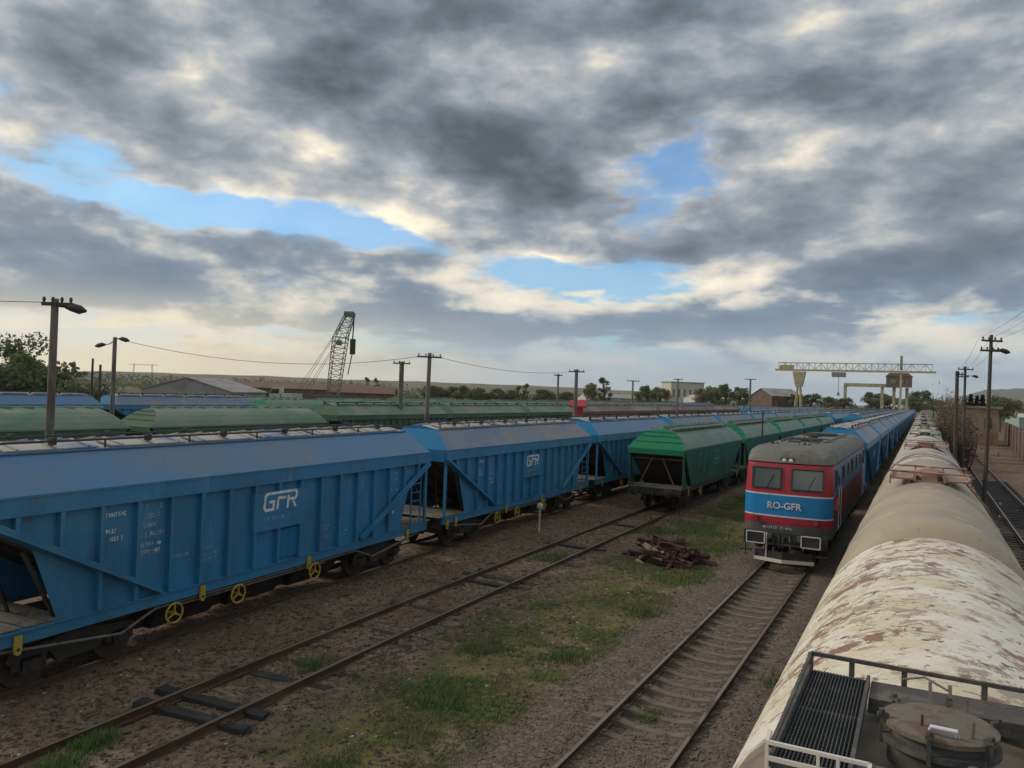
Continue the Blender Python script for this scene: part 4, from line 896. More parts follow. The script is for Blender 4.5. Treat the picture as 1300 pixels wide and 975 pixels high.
mb.build('tread_plate', TDARK, tw); mb = MB()
mb.hexa([loc3(-.22, 3.92, 4.05), loc3(.6, 3.86, 4.05), loc3(.6, 3.2, 4.05), loc3(-.22, 3.2, 4.05), loc3(-.22, 3.92, PZ-.01), loc3(.6, 3.86, PZ-.01), loc3(.6, 3.2, PZ-.01), loc3(-.22, 3.2, PZ-.01)])
mb.build('tread_plate', TDARK, tw)
mb = MB(); cx, cy = .115, 4.32
mb.cyl(loc3(cx, cy, 3.95), loc3(cx, cy, 4.19), .225, 32); mb.tube([loc3(cx, cy, 4.12), loc3(cx, cy, 4.15)], .262, 32)
mh = mb.build('manhole', TDARK, tw, True)
mb = MB(); mb.tube([loc3(cx, cy, 4.19), loc3(cx, cy, 4.192), loc3(cx, cy, 4.215), loc3(cx, cy, 4.222), loc3(cx, cy, 4.228)], [.20, .252, .252, .23, .0001], 36); mb.build('lid', RUSTL, mh, True)
for k in range(6):
    a = R(20+60*k); mb = MB(); px, py = cx+.265*math.cos(a), cy+.265*math.sin(a)
    mb.bar(loc3(px, py, 4.10), loc3(px, py, 4.25), .016); mb.bar(loc3(px-.03*math.cos(a), py-.03*math.sin(a), 4.235), loc3(px+.02*math.cos(a), py+.02*math.sin(a), 4.235), .03, .014); mb.cyl(loc3(px, py, 4.245), loc3(px, py, 4.262), .016, 6)
    mb.build('clamp', TDARK, mh)
mb = MB()
for x in (.08, .17): mb.bar(loc3(x, cy+.22, 4.19), loc3(x-.005, cy+.30, 4.31), .016)
mb.tube([loc3(.155, cy+.28, 4.29), loc3(.05, cy+.40, 4.30), loc3(-.06, cy+.45, 4.25)], .006, 6); mb.bar(loc3(.245, cy+.25, 4.19), loc3(.245, cy+.27, 4.26), .014); mb.build('hinge', RUSTL, mh)
mb = MB(); mb.tube([loc3(.07, cy-.17, 4.225), loc3(.075, cy-.20, 4.262), loc3(.18, cy-.20, 4.262), loc3(.185, cy-.17, 4.225)], .010, 8); mb.build('handle', LWHITE, mh)
mb = MB(); mb.bar(loc3(.04, cy-.10, 4.22), loc3(.04, cy-.12, 4.285), .012); mb.bar(loc3(.245, cy-.14, 4.16), loc3(.25, cy-.14, 4.30), .012); mb.cyl(loc3(.25, cy-.30, 4.10), loc3(.25, cy-.30, 4.15), .03, 8); mb.build('lever', RUSTL, mh)

# ------------------------------------------------------------------ diesel locomotive
def text_mesh(s, size, m, depth=.004):
    cu = bpy.data.curves.new('lettering', 'FONT'); cu.body = s; cu.size = size; cu.extrude = depth; cu.align_x = 'CENTER'; cu.offset = size*.018
    o = bpy.data.objects.new('lettering', cu); COL.objects.link(o); dg = bpy.context.evaluated_depsgraph_get(); dg.update()
    me = bpy.data.meshes.new_from_object(o.evaluated_get(dg)); bpy.data.objects.remove(o); bpy.data.curves.remove(cu)
    me.materials.clear(); me.materials.append(m); me.transform(Matrix.Rotation(math.pi/2, 4, 'X')); return me
LOCO = thing('locomotive', 'red and blue diesel locomotive with grey roof facing the camera', 'locomotive', (-4.09, 27.7+8.75, RH))
HLn, HWd = 8.2, 1.48
def outline(ins, fr, n=6):
    a = HWd-ins; pts = []
    for sy in (-1, 1):
        e = HLn-fr; r = .50
        cs = [(sy*(-1)*-1*(a-r), 0)]
        for k in range(n+1):                 # corner then bowed front
            th = math.pi/2*k/n
            pts.append((-(sy)*-1*(a-r+r*math.cos(th)) if False else (a-r+r*math.cos(th))*(-1 if sy < 0 else 1), sy*(e-r+r*math.sin(th)), th))
        for x in (.55, 0, -.55): pts.append((x*(a-r)*(-1 if sy < 0 else 1), sy*(e+.10-.03*abs(x)/.55), 9))
        for k in range(n, -1, -1):
            th = math.pi/2*k/n; pts.append((-(a-r+r*math.cos(th))*(-1 if sy < 0 else 1), sy*(e-r+r*math.sin(th)), th))
    return pts
zs = [(1.05, .03, .03), (1.44, 0, 0), (1.72, 0, 0), (1.765, 0, 0), (2.47, 0, 0), (2.515, 0, 0), (3.56, .03, .16)]
rf = [(3.60, .02, .17), (3.78, .035, .25), (3.97, .09, .42), (4.10, .24, .70), (4.17, .48, 1.05), (4.20, .85, 1.5)]
def loft(levels, bands, mats, name):
    mb = MB(); rings = [outline(i, f) for z, i, f in levels]; n = len(rings[0]); vs = []
    for (z, _, _), rg in zip(levels, rings): vs += [(p[0], p[1], z) for p in rg]
    for i in range(len(levels)-1):
        for j in range(n):
            k = (j+1) % n; side = abs(rings[0][j][1]) < HLn-.42 and abs(rings[0][k][1]) < HLn-.42
            side = side or (rings[0][j][2] == 0 and rings[0][k][2] == 0)
            mb.f.append((i*n+j, i*n+k, (i+1)*n+k, (i+1)*n+j)); mb.m.append(bands[i][1 if side else 0])
    mb.v = vs; mb.f.append(tuple((len(levels)-1)*n+j for j in range(n))); mb.m.append(bands[-1][0])
    return mb.build(name, mats, LOCO, True)
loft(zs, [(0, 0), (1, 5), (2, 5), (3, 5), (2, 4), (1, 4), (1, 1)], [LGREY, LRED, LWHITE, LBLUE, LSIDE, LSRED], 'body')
loft(rf, [(0, 0)]*6, [LROOF], 'roof')
def fy(x, z):
    x = abs(x); b = .10-.03*x/.54 if x < .54 else .07-.07*(x-.54)/.44 if x < .98 else math.sqrt(max(0, .25-(x-.98)**2))-.5
    return -(HLn+b-.16*max(0, z-2.515)/1.045)-.012
for (xa, xb) in ((-1.17, -.20), (.17, 1.17)):
    za, zb = 2.70, 3.40; w = link('window', None, LOCO)
    def pt(x, z, o): return (x, fy(x, z)-o, z)
    mb = MB(); mb.hexa([pt(xa, za, .0), pt(xb, za, .0), pt(xb, za, .014), pt(xa, za, .014), pt(xa, zb, 0), pt(xb, zb, 0), pt(xb, zb, .014), pt(xa, zb, .014)]); mb.build('pane', GLASS, w)
    mb = MB()
    for p, q in (((xa, za), (xb, za)), ((xb, za), (xb, zb)), ((xb, zb), (xa, zb)), ((xa, zb), (xa, za))): mb.bar(pt(*p, .02), pt(*q, .02), .06, .05)
    mb.build('window_frame', IRON, w)
    mb = MB(); xm = (xa+xb)/2; mb.bar(pt(xm, za-.02, .05), pt(xm+.25, zb-.2, .03), .018); mb.build('wiper', IRON, w)
mb = MB(); mb.box(-.24, .24, -.1, .12, -.09, .09); hl = mb.build('headlight', IRON, LOCO, loc=(-.02, -7.98, 3.68))
for x in (-.11, .11): mb = MB(); mb.tube([(x, -.10, 0), (x, -.115, 0), (x, -.125, 0)], [.075, .07, .03], 14); mb.build('lens', LAMP, hl, True)
for x in (-1.0, 1.0):
    mb = MB(); mb.cyl((x, -8.24, 1.62), (x, -8.34, 1.62), .09, 12); b = mb.build('marker_light', IRON, LOCO, True); mb = MB(); mb.cyl((x, -8.34, 1.62), (x, -8.35, 1.62), .065, 12); mb.build('lens', LRED if x else LAMP, b)
link('lettering', text_mesh('RO-GFR', .32, LWHITE), LOCO, (-.06, -HLn-.112, 2.01))
o = link('marking', script_lines(1.5, 1, .085, 77).mesh('marking', LWHITE), LOCO, (-.78, -HLn-.115, 1.30), (0, 0, -math.pi/2))
mb = MB(); mb.box(-1.38, 1.38, -8.36, -8.1, .72, 1.18); mb.build('buffer_beam', DARK, LOCO)
for x in (-.9, .9):
    mb = MB(); mb.cyl((0, .35, 0), (0, .0, 0), .12, 12); mb.box(-.30, .30, -.05, .0, -.19, .19); bf = mb.build('buffer', DARK, LOCO, loc=(x, -8.70, 1.02))
    mb = MB()
    for p, q in (((-.30, -.19), (.30, -.19)), ((.30, -.19), (.30, .19)), ((.30, .19), (-.30, .19)), ((-.30, .19), (-.30, -.19))): mb.bar((p[0], -.055, p[1]), (q[0], -.055, q[1]), .035, .03)
    mb.build('white_edge', LWHITE, bf)
link('coupling_hook', HK, LOCO, (0, -8.36, 1.02), (0, 0, math.pi))
mb = MB(); mb.bar((-.56, -8.62, 1.2), (-.56, -8.62, .34), .045); mb.build('guard_bar', LWHITE, LOCO)
for x in (-.5, .52): mb = MB(); mb.box(x-.1, x+.1, -8.46, -8.36, .95, 1.15); mb.cyl((x, -8.46, 1.05), (x, -8.50, 1.05), .07, 10); mb.build('jumper_socket', LGREY, LOCO)
for i, x in enumerate((-.62, -.2, .16, .6)): mb = MB(); mb.tube([(x, -8.36, 1.1), (x+.04, -8.56, .95), (x+.08, -8.60, .7), (x+.02, -8.5, .55+.05*i)], .022, 6); mb.build('brake_hose', IRON if i % 2 else LGREY, LOCO)
mb = MB(); mb.bar((-1.3, -8.38, .78), (1.3, -8.38, .78), .05, .06); mb.build('beam_edge', LGREY, LOCO)
mb = MB(); mb.prism([(-.95, -8.50), (0, -8.78), (.95, -8.50), (.95, -8.43), (0, -8.70), (-.95, -8.43)], 2, .32, .58); mb.build('plough', DARK, LOCO)
mb = MB(); mb.prism([(-1.0, -8.53), (0, -8.82), (1.0, -8.53), (1.0, -8.47), (0, -8.76), (-1.0, -8.47)], 2, .22, .335); mb.build('plough_edge', TRAILM, LOCO)
for x in (-.35, .32): mb = MB(); mb.tube([(x, -8.38, .98), (x+.03, -8.55, .8), (x+.05, -8.5, .55), (x, -8.4, .5)], .028, 6); mb.build('brake_hose', IRON, LOCO)
for s in (-1, 1):
    mb = MB(); mb.tube([(s*1.25, -8.40, .8), (s*1.25, -8.62, .8), (s*1.25, -8.62, .35), (s*1.25, -8.42, .35)], .022, 6)
    mb.box(s*1.25-.2, s*1.25+.2, -8.62, -8.40, .52, .55); mb.build('step', DARK, LOCO)
    mb = MB(); mb.tube([(s*.2, -8.36, 1.52), (s*.2, -8.42, 1.55), (s*1.05, -8.34, 1.55), (s*1.05, -8.27, 1.52)], .014, 6); mb.build('handrail', IRON, LOCO)
    d = 1 if s > 0 else -1; sx = s*HWd
    for (ya, yb, za, zb, nm) in ((-7.35, -6.75, 2.72, 3.38, 'side_window'), (-4.6, -3.9, 2.85, 3.35, 'side_window'), (-2.6, -1.9, 2.85, 3.35, 'side_window'), (-.5, .2, 2.85, 3.35, 'side_window'), (1.8, 2.5, 2.85, 3.35, 'side_window'), (4.0, 4.7, 2.85, 3.35, 'side_window'), (6.75, 7.35, 2.72, 3.38, 'side_window')):
        mb = MB(); mb.box(min(sx-.03*s, sx+.012*s), max(sx-.03*s, sx+.012*s), ya, yb, za, zb); w = mb.build(nm, GLASS, LOCO)
        mb = MB()
        for p, q in (((ya, za), (yb, za)), ((yb, za), (yb, zb)), ((yb, zb), (ya, zb)), ((ya, zb), (ya, za))): mb.bar((sx+.005*s, *p), (sx+.005*s, *q), .04, .05)
        mb.build('window_frame', LGREY, w)
    for y in (-6.1, 6.1):
        mb = MB(); mb.box(min(sx-.02*s, sx+.015*s), max(sx-.02*s, sx+.015*s), y-.33, y+.33, 1.3, 3.3); dr = mb.build('door', LSIDE, LOCO)
        mb = MB(); mb.box(min(sx, sx+.022*s), max(sx, sx+.022*s), y-.2, y+.2, 2.6, 3.1); mb.build('pane', GLASS, dr)
        for e in (-.42, .42): mb = MB(); mb.tube([(sx, y+e, 1.2), (sx+.07*s, y+e, 1.25), (sx+.07*s, y+e, 2.7), (sx, y+e, 2.75)], .016, 6); mb.build('handrail', LWHITE, LOCO)
    for y in (-3.2, 1.0, 3.2):
        mb = MB(); mb.box(min(sx-.02*s, sx+.01*s), max(sx-.02*s, sx+.01*s), y-.55, y+.55, 2.75, 3.4)
        for k in range(7): mb.bar((sx+.015*s, y-.5, 2.8+k*.09), (sx+.015*s, y+.5, 2.8+k*.09), .03, .025)
        mb.build('louvre', LSIDE, LOCO)
    mb = MB(); mb.bar((sx+.002*s, -7.3, 2.0), (sx+.002*s, -6.6, 2.4), .012, .16, ref=(1, 0, 0)); mb.build('stripe', LRED, LOCO)
for y in (-5.2, 5.2):                        # three-axle bogies
    mb = MB()
    for s in (-1, 1):
        mb.prism([(-2.3, .5), (-1.2, .42), (1.2, .42), (2.3, .5), (2.3, .75), (1.6, .95), (-1.6, .95), (-2.3, .75)], 0, s*1.08-.06, s*1.08+.06)
        for d in (-1.75, 0, 1.75): mb.box(s*1.08-.1, s*1.08+.1, d-.17, d+.17, .38, .68); mb.cyl((s*1.14, d, .53), (s*1.22, d, .53), .12, 10)
    mb.box(-1, 1, -.4, .4, .5, .95); b = mb.build('bogie', BOGIE, LOCO, loc=(0, y, 0))
    for d in (-1.75, 0, 1.75): link('wheelset', WS, b, (0, d, .53)).scale = (1, 1.15, 1.15)
mb = MB(); mb.box(-1.2, 1.2, -2.2, 2.2, .38, 1.04); mb.build('fuel_tank', DARK, LOCO)
mb = MB(); mb.box(-1.3, 1.3, -8.1, 8.1, .95, 1.06); mb.build('underframe', DARK, LOCO)
def roof_box(nm, x0, x1, y0, y1, z0, z1, m=LROOF, slats=0):
    mb = MB(); mb.box(x0, x1, y0, y1, z0, z1)
    for k in range(slats): y = y0+(y1-y0)*(k+.5)/slats; mb.bar((x0+.05, y, z1+.01), (x1-.05, y, z1+.01), (y1-y0)/slats*.5, .03)
    return mb.build(nm, m, LOCO)
roof_box('roof_vent', -.55, .55, -4.3, -2.6, 4.12, 4.26, DARK, 9); roof_box('roof_hatch', -.75, .75, -1.9, .6, 4.12, 4.25, LROOF); roof_box('roof_vent', -.6, .6, 1.1, 3.2, 4.12, 4.28, DARK, 10); roof_box('roof_hatch', -.7, .7, 3.7, 5.6, 4.12, 4.24)
for s in (-1, 1): mb = MB(); mb.bar((s*.78, -4.6, 4.2), (s*.78, 5.6, 4.2), .05, .1); mb.build('roof_rail', LROOF, LOCO)
for (x, y) in ((0, -1.3), (0, 0.1)): mb = MB(); mb.cyl((x, y, 4.2), (x, y, 4.36), .2, 14); mb.build('exhaust', IRON, LOCO)
for (x, y) in ((-.75, -6.6), (.35, -6.5)):
    mb = MB(); mb.bar((x, y+.2, 4.0), (x, y+.2, 4.16), .05); mb.tube([(x, y+.28, 4.17), (x, y, 4.17), (x, y-.12, 4.17)], [.03, .035, .085], 10); mb.tube([(x+.16, y+.28, 4.17), (x+.16, y, 4.17), (x+.16, y-.12, 4.17)], [.03, .03, .07], 10); mb.bar((x, y+.2, 4.15), (x+.16, y+.2, 4.15), .04); mb.build('horn', IRON, LOCO)
for (x0, y0, w_, l_, h_) in ((-.35, -5.4, .35, .5, .14), (.3, -5.2, .28, .4, .1), (-.95, -3.5, .25, 1.2, .06), (.72, -3.5, .25, 1.2, .06), (-.95, 1.6, .25, 1.6, .06), (.72, 1.6, .25, 1.6, .06)):
    roof_box('roof_box', x0, x0+w_, y0, y0+l_, 4.0, 4.14+h_, LGREY)
for x in (-.62, .62): mb = MB(); mb.tube([(x, -6.0, 4.12), (x*1.05, -5.6, 4.2), (x*1.05, -4.7, 4.2), (x*.9, -4.4, 4.16)], .03, 6); mb.build('roof_pipe', IRON, LOCO)
mb = MB(); mb.tube([(-.2, -7.0, 4.02), (-.2, -6.9, 4.3), (.2, -6.9, 4.3), (.2, -7.0, 4.02)], .018, 6); mb.build('roof_bracket', IRON, LOCO)
mb = MB(); mb.cyl((.25, -5.9, 4.1), (.25, -5.9, 4.55), .015, 6); mb.build('antenna', IRON, LOCO)

# ------------------------------------------------------------------ placing things by distance
def hory(x): return 516-(1171-x)*math.tan(ROLL)
def gp(x, depth):                            # ground point at this distance ahead, in the direction of column x
    d = ray(x, hory(x)); fh = Vector((fwd.x, fwd.y)).normalized(); k = depth/(d.x*fh.x+d.y*fh.y); return d.x*k, d.y*k
def hz_at(x, y, depth): return CAM_Z+(hory(x)-y)*depth/FPX

# ------------------------------------------------------------------ poles, wires, marker
def pole(label, x, ytop, depth, r0=.15, r1=.10, arms=(), lamps=(), m=POLE, lean=0.0, name='utility_pole', group='poles of the yard', sink=0):
    px, py = gp(x, depth); H = hz_at(x, ytop, depth); t = thing(name, label, 'pole', (px, py, 0), PSI, group)
    t.rotation_euler = (0, lean, PSI)
    mb = MB(); mb.tube([(0, 0, -.3), (0, 0, H*.5), (0, 0, H)], [r0, (r0+r1)/2, r1], 10 if r0 > .1 else 6); mb.build('shaft', m, t, True)
    for (dz, a, b) in arms:
        mb = MB(); mb.bar((a, -.08, H-dz), (b, -.08, H-dz), .09, .10); c = mb.build('crossarm', m if m is POLEW else IRON, t)
        for k in range(4):
            xx = a+(b-a)*(.06+.88*k/3); mb = MB(); mb.tube([(xx, -.08, H-dz+.04), (xx, -.08, H-dz+.13), (xx, -.08, H-dz+.2)], [.02, .05, .03], 6); mb.build('insulator', IRON, c)
    for (dz, dx, tilt) in lamps:
        mb = MB(); s = 1 if dx > 0 else -1; e = (dx, -.05, H-dz+tilt); mb.tube([(0, -.05, H-dz), (dx*.5, -.05, H-dz+tilt*.8), e], .03, 6); l = mb.build('lamp_arm', IRON, t)
        mb = MB(); mb.tube([(dx-.05*s, -.05, H-dz+tilt), (dx+.12*s, -.05, H-dz+tilt), (dx+.38*s, -.05, H-dz+tilt-.07), (dx+.55*s, -.05, H-dz+tilt-.10)], [.05, .12, .13, .04], 8); mb.build('lamp_head', IRON, l, True)
    return t, Vector((px, py, H))
_, A0 = pole('tall concrete pole with crossarm and street lamp at the left edge', 66, 379, 22, .13, .10, ((.16, -.32, .55),), ((.18, .38, -.05),))
_, A1 = pole('concrete pole with two lamps pointing opposite ways', 144, 428, 44, .14, .11, (), ((.1, .3, .02), (.2, -.55, -.25)))
_, A2 = pole('concrete pole with a crossarm behind the second blue wagon', 542, 448, 47, .15, .12, ((.25, -.75, .75),), lean=.012)
_, A3 = pole('shorter concrete pole just left of the crossarm pole behind the blue row', 509, 459, 62, .21, .19, ((.15, -.7, .7),))
_, A4 = pole('concrete pole with small crossarm beside the tiny red cabin', 731, 469, 68, .18, .15, ((.2, -.7, .7),))
_, A5 = pole('thin far pole left of the tiny red cabin', 708, 475, 92, .15, .12, ((.15, -.5, .5),))
pole('distant pole with a short crossarm left of the rounded trees', 803, 483, 120, .16, .13, ((.1, -1.0, 1.0),))
pole('distant bare pole in front of the white block', 860, 481, 118, .15, .12, ((.1, -.7, .7),))
pole('distant pole left of the gantry crane', 952, 481, 125, .18, .14, ((.1, -.9, .9),))
pole('thin dark post with a pale cap behind the locomotive cab', 969, 521, 44, .05, .045, (), (), IRON, name='post')
_, B0 = pole('tall leaning wooden pole with two crossarms at the right', 1253, 425, 41, .12, .085, ((.32, -.55, .55), (.85, -.6, .4)), ((.75, .45, -.05),), POLEW, .012)
_, B1 = pole('second wooden pole with crossarm and lamp at the right', 1224, 465, 73, .15, .11, ((.3, -.75, .75), (1.0, -.7, .3)), ((.9, .7, .0),), POLEW)
_, B2 = pole('bare wooden pole close beside the second right-hand pole', 1214, 471, 66, .16, .14, ((.3, -.2, .7),), (), POLEW)
pole('dark post standing left of the two-lamp pole, taller of two', 117, 455, 60, .12, .08, (), (), POLEW, name='post')
pole('dark post standing left of the two-lamp pole, shorter of two', 127, 463, 60, .12, .09, (), (), POLEW, name='post')
def wire(p, q, sag, label, r=.012):
    p = Vector(p); q = Vector(q); pts = [p.lerp(q, i/16)-Vector((0, 0, sag*4*(i/16)*(1-i/16))) for i in range(17)]
    mb = MB(); mb.tube(pts, r, 5); o = mb.build('overhead_wire', IRON); tag(o, label, 'wire', 'overhead wires')
wire(A2+Vector((-.5, 0, -.2)), A1+Vector((.2, 0, -.1)), .9, 'sagging wire from the two-lamp pole to the crossarm pole', .014)
wire(A2+Vector((.5, 0, -.2)), A4+Vector((0, 0, -.15)), .5, 'wire between the crossarm pole and the pole by the tiny red cabin', .014)
wire(A0+Vector((-.25, 0, -.1)), A0+Vector((-14, -9, 0.3)), .2, 'wire leaving the left-hand pole towards the left edge', .010)
for k, lb in ((-.5, 'left'), (.0, 'middle'), (.5, 'right')):
    wire(B0+Vector((k, 0, -.2)), (3.6+k*.8, -6, 9.3), .5, 'overhead wire from the tall right-hand pole to the upper right corner, %s one' % lb, .005)
    wire(B0+Vector((k, 0, -.25)), B1+Vector((k, 0, -.2)), .3, 'overhead wire between the two right-hand crossarm poles, %s one' % lb, .007)
mk = thing('marker_post', 'low white-headed marker post beside the second blue wagon', 'post', (-14.1, 29.3, 0))
mb = MB(); mb.cyl((0, 0, -.2), (0, 0, 1.05), .045, 8); mb.build('shaft', PLASTER, mk, True)
mb = MB(); mb.tube([(0, 0, 1.02), (0, 0, 1.08), (0, 0, 1.17), (0, 0, 1.26), (0, 0, 1.31)], [.06, .12, .15, .12, .03], 12); mb.build('head', PLASTER, mk, True)

# ------------------------------------------------------------------ heap of broken timber
LM = []
for i in range(6):
    mb = MB(); L_ = random.uniform(.3, .8); e = lambda: random.uniform(-.03, .03); w, h = random.uniform(.05, .11), random.uniform(.04, .09)
    mb.hexa([(-L_, -w+e(), -h), (L_*.9+e(), -w*.7+e(), -h), (L_+e(), w*.8, -h+e()), (-L_, w+e(), -h), (-L_+e(), -w, h+e()), (L_, -w*.6, h*.7), (L_*.95+e(), w*.7, h+e()), (-L_*1.02, w, h)])
    LM.append(mb)
LMd = [m.mesh('timber', LOG) for m in LM]; LMp = [m.mesh('timber', LOGP) for m in LM]
for i in range(120):
    u = rng.normal(0, .42); v = rng.normal(0, .40); hgt = max(0, .80-.75*math.hypot(u*.9, v)); pale = u < .05 and v < -.2 and random.random() < .65
    z = .06+hgt*random.uniform(.25, 1.0)
    o = link('timber', random.choice(LMp if pale else LMd), None, (-8.1+u*1.0, 27.6+v*1.35, z), (random.uniform(-.4, .4), random.uniform(-.35, .35)*(1 if hgt > .2 else .2), random.uniform(-.9, .9)+(0 if random.random() < .7 else 1.4)))
    if pale: o.scale = (.55, .6, .6)
    tag(o, 'pale split timber in the dark heap by the locomotive track' if pale else 'dark broken timber in the heap by the locomotive track', 'timber', 'pale timbers of the heap' if pale else 'dark timbers of the heap')

# ------------------------------------------------------------------ cranes
def lattice(mb, p, q, w0, w1, bays, r=.06, mi=0):
    p = Vector(p); q = Vector(q); d = (q-p).normalized(); a = d.cross(Vector((0, 1, 0)) if abs(d.y) < .8 else Vector((1, 0, 0))).normalized(); b = d.cross(a)
    def cr(i): c = p.lerp(q, i/bays); w = (w0+(w1-w0)*i/bays)/2; return [c+a*w*s+b*w*t for s, t in ((-1, -1), (1, -1), (1, 1), (-1, 1))]
    for i in range(bays):
        A, B = cr(i), cr(i+1)
        for k in range(4): mb.bar(A[k], B[k], r*1.4, mi=mi); mb.bar(A[k], B[(k+1) % 4], r, mi=mi); mb.bar(B[k], B[(k+1) % 4], r, mi=mi)
x_, y_ = gp(421, 110); bc_ = thing('boom_crane', 'lattice boom crane standing up behind the green wagons', 'crane', (x_, y_, 0), PSI)
zt = hz_at(440, 400, 110); tx = 12*110/FPX
mb = MB(); lattice(mb, (0, 0, 2.2), (tx-.3, 0, zt-3.2), 1.4, 1.9, 14, .07); lattice(mb, (tx-.3, 0, zt-3.2), (tx+.9, 0, zt+.1), 1.7, 1.2, 4, .08); mb.build('boom', CRD, bc_)
mb = MB()
for dx in (-.3, .3): mb.bar((-6+dx, .4, 3.0), (tx+.4, .3*dx, zt-.2), .045); mb.bar((-4.5+dx, -.4, 3.0), (tx-.2, .3*dx, zt-2.8), .045)
mb.build('stay_cable', IRON, bc_)
mb = MB(); mb.box(tx+.1, tx+1.4, -.5, .5, zt-.2, zt+.5); mb.cyl((tx+1.2, -.3, zt+.1), (tx+1.2, .3, zt+.1), .45, 12); mb.cyl((tx-.5, -.4, zt-4.0), (tx-.5, .4, zt-4.0), .4, 12); mb.build('sheave_head', CRD, bc_)
mb = MB(); mb.bar((tx+1.5, 0, zt), (tx+1.4, 0, zt-3.6), .16); mb.box(tx+1.1, tx+1.8, -.3, .3, zt-5.6, zt-3.4); mb.bar((tx+1.4, 0, zt-5.6), (tx+.9, 0, zt-8.5), .12); mb.build('hook_block', IRON, bc_)
mb = MB(); mb.box(-5.5, 1.2, -1.4, 1.4, 1.2, 3.4); mb.box(-3.0, 1.6, -1.5, -.3, 3.4, 4.4); mb.build('cab', RUSTW, bc_)
mb = MB()
for s in (-1, 1): mb.prism([(-3, 0), (2.6, 0), (3.0, .5), (2.6, 1.0), (-3, 1.0), (-3.4, .5)], 1, s*1.4-.35, s*1.4+.35)
mb.box(-1.5, 1.2, -1.2, 1.2, .6, 1.3); mb.build('crawler_base', DARK, bc_)

DG = 245.0
x_, y_ = gp(1134, DG); xl, yl = gp(1014, DG)
ga = thing('gantry_crane', 'pale yellow gantry crane with long latticed beam over the far tracks', 'crane', (-6.1, 268, 0))
ZB = hz_at(1085, 471, DG); XL, XR = -36.0+6.1, 0.0     # legs stand between the tracks
mb = MB(); x0, x1 = XL-7.5, XR+9.5
for s in (-1, 1):
    mb.bar((x0, s*1.2, ZB), (x1, s*1.2, ZB), .4, .5); mb.bar((x0+1, s*1.2, ZB+2.4), (x1-1, s*1.2, ZB+2.4), .16, .16)
    n = 24
    for i in range(n+1): x = x0+1+(x1-x0-2)*i/n; mb.bar((x, s*1.2, ZB), (x, s*1.2, ZB+2.4), .10)
    for i in range(n): x = x0+1+(x1-x0-2)*i/n; x2 = x0+1+(x1-x0-2)*(i+1)/n; mb.bar((x, s*1.2, ZB+(2.4 if i % 2 else 0)), (x2, s*1.2, ZB+(0 if i % 2 else 2.4)), .09)
mb.build('main_beam', CRY, ga)
for X_, nm in ((XL, 0), (XR, 1)):
    for s in (-1, 1):
        mb = MB()
        if nm == 0:
            mb.bar((X_-1.1, s*3.2, .2), (X_-.4, s*.9, ZB-5), .4, .4); mb.bar((X_+1.1, s*3.2, .2), (X_+.4, s*.9, ZB-5), .4, .4); mb.hexa([(X_-1.0, s*.9-.5, ZB-5.5), (X_+1.0, s*.9-.5, ZB-5.5), (X_+1.0, s*.9+.5, ZB-5.5), (X_-1.0, s*.9+.5, ZB-5.5), (X_-2.0, s*.9-.5, ZB-.5), (X_+2.0, s*.9-.5, ZB-.5), (X_+2.0, s*.9+.5, ZB-.5), (X_-2.0, s*.9+.5, ZB-.5)])
        else: mb.bar((X_, s*2.6, .2), (X_, s*.8, ZB-.4), .65, .5)
        mb.build('leg', CRY, ga)
    mb = MB(); mb.box(X_-.6, X_+.6, -4, 4, 0.15, .9); mb.build('end_carriage', CRD, ga)
mb = MB(); mb.bar((XR, 0, ZB+.5), (XR, 0, ZB+5), .7, .5); mb.build('mast', CRD, ga)
mb = MB(); mb.box(XL+10, XL+14, -1.6, 1.6, ZB-2.0, ZB-.5); mb.bar((XL+12, 0, ZB-2), (XL+12, 0, ZB-7), .14); mb.box(XL+11.6, XL+12.4, -.3, .3, ZB-8, ZB-7); mb.build('trolley', CRD, ga)
mb = MB(); mb.box(XL-6, XL-2, -1.4, 1.4, ZB+.3, ZB+1.6); mb.build('winch_house', CRY, ga)
# fixed crane runway with cabin behind it
rw = thing('crane_runway', 'ochre crane runway on posts with a brown cabin at its end', 'runway', (0, 300, 0))
DR = 292.0; ZR = hz_at(1110, 489, DR); xa = gp(1076, DR)[0]; xb = gp(1162, DR)[0]
mb = MB(); mb.box(xa, xb-4, -.8, .8, ZR-1.2, ZR); mb.build('beam', CRY, rw)
for x in (xa+.5, (xa*.45+xb*.55), xb-6.5, xb-2.5):
    mb = MB(); mb.box(x-.5, x+.5, -.5, .5, 0, ZR-1.2); mb.build('post', CRY, rw)
mb = MB(); mb.box(xb-9, xb-1, -3, 3, ZR-1, ZR+2.6); mb.prism([(xb-9.3, ZR+2.6), (xb-.7, ZR+2.6), (xb-2, ZR+3.8), (xb-8, ZR+3.8)], 1, -3.2, 3.2); cb = mb.build('cabin', BRICK, rw)
for x in (xb-7.5, xb-4.0): mb = MB(); mb.box(x, x+1.6, -3.06, -2.9, ZR+.2, ZR+1.6); mb.build('window', GLASS, cb)

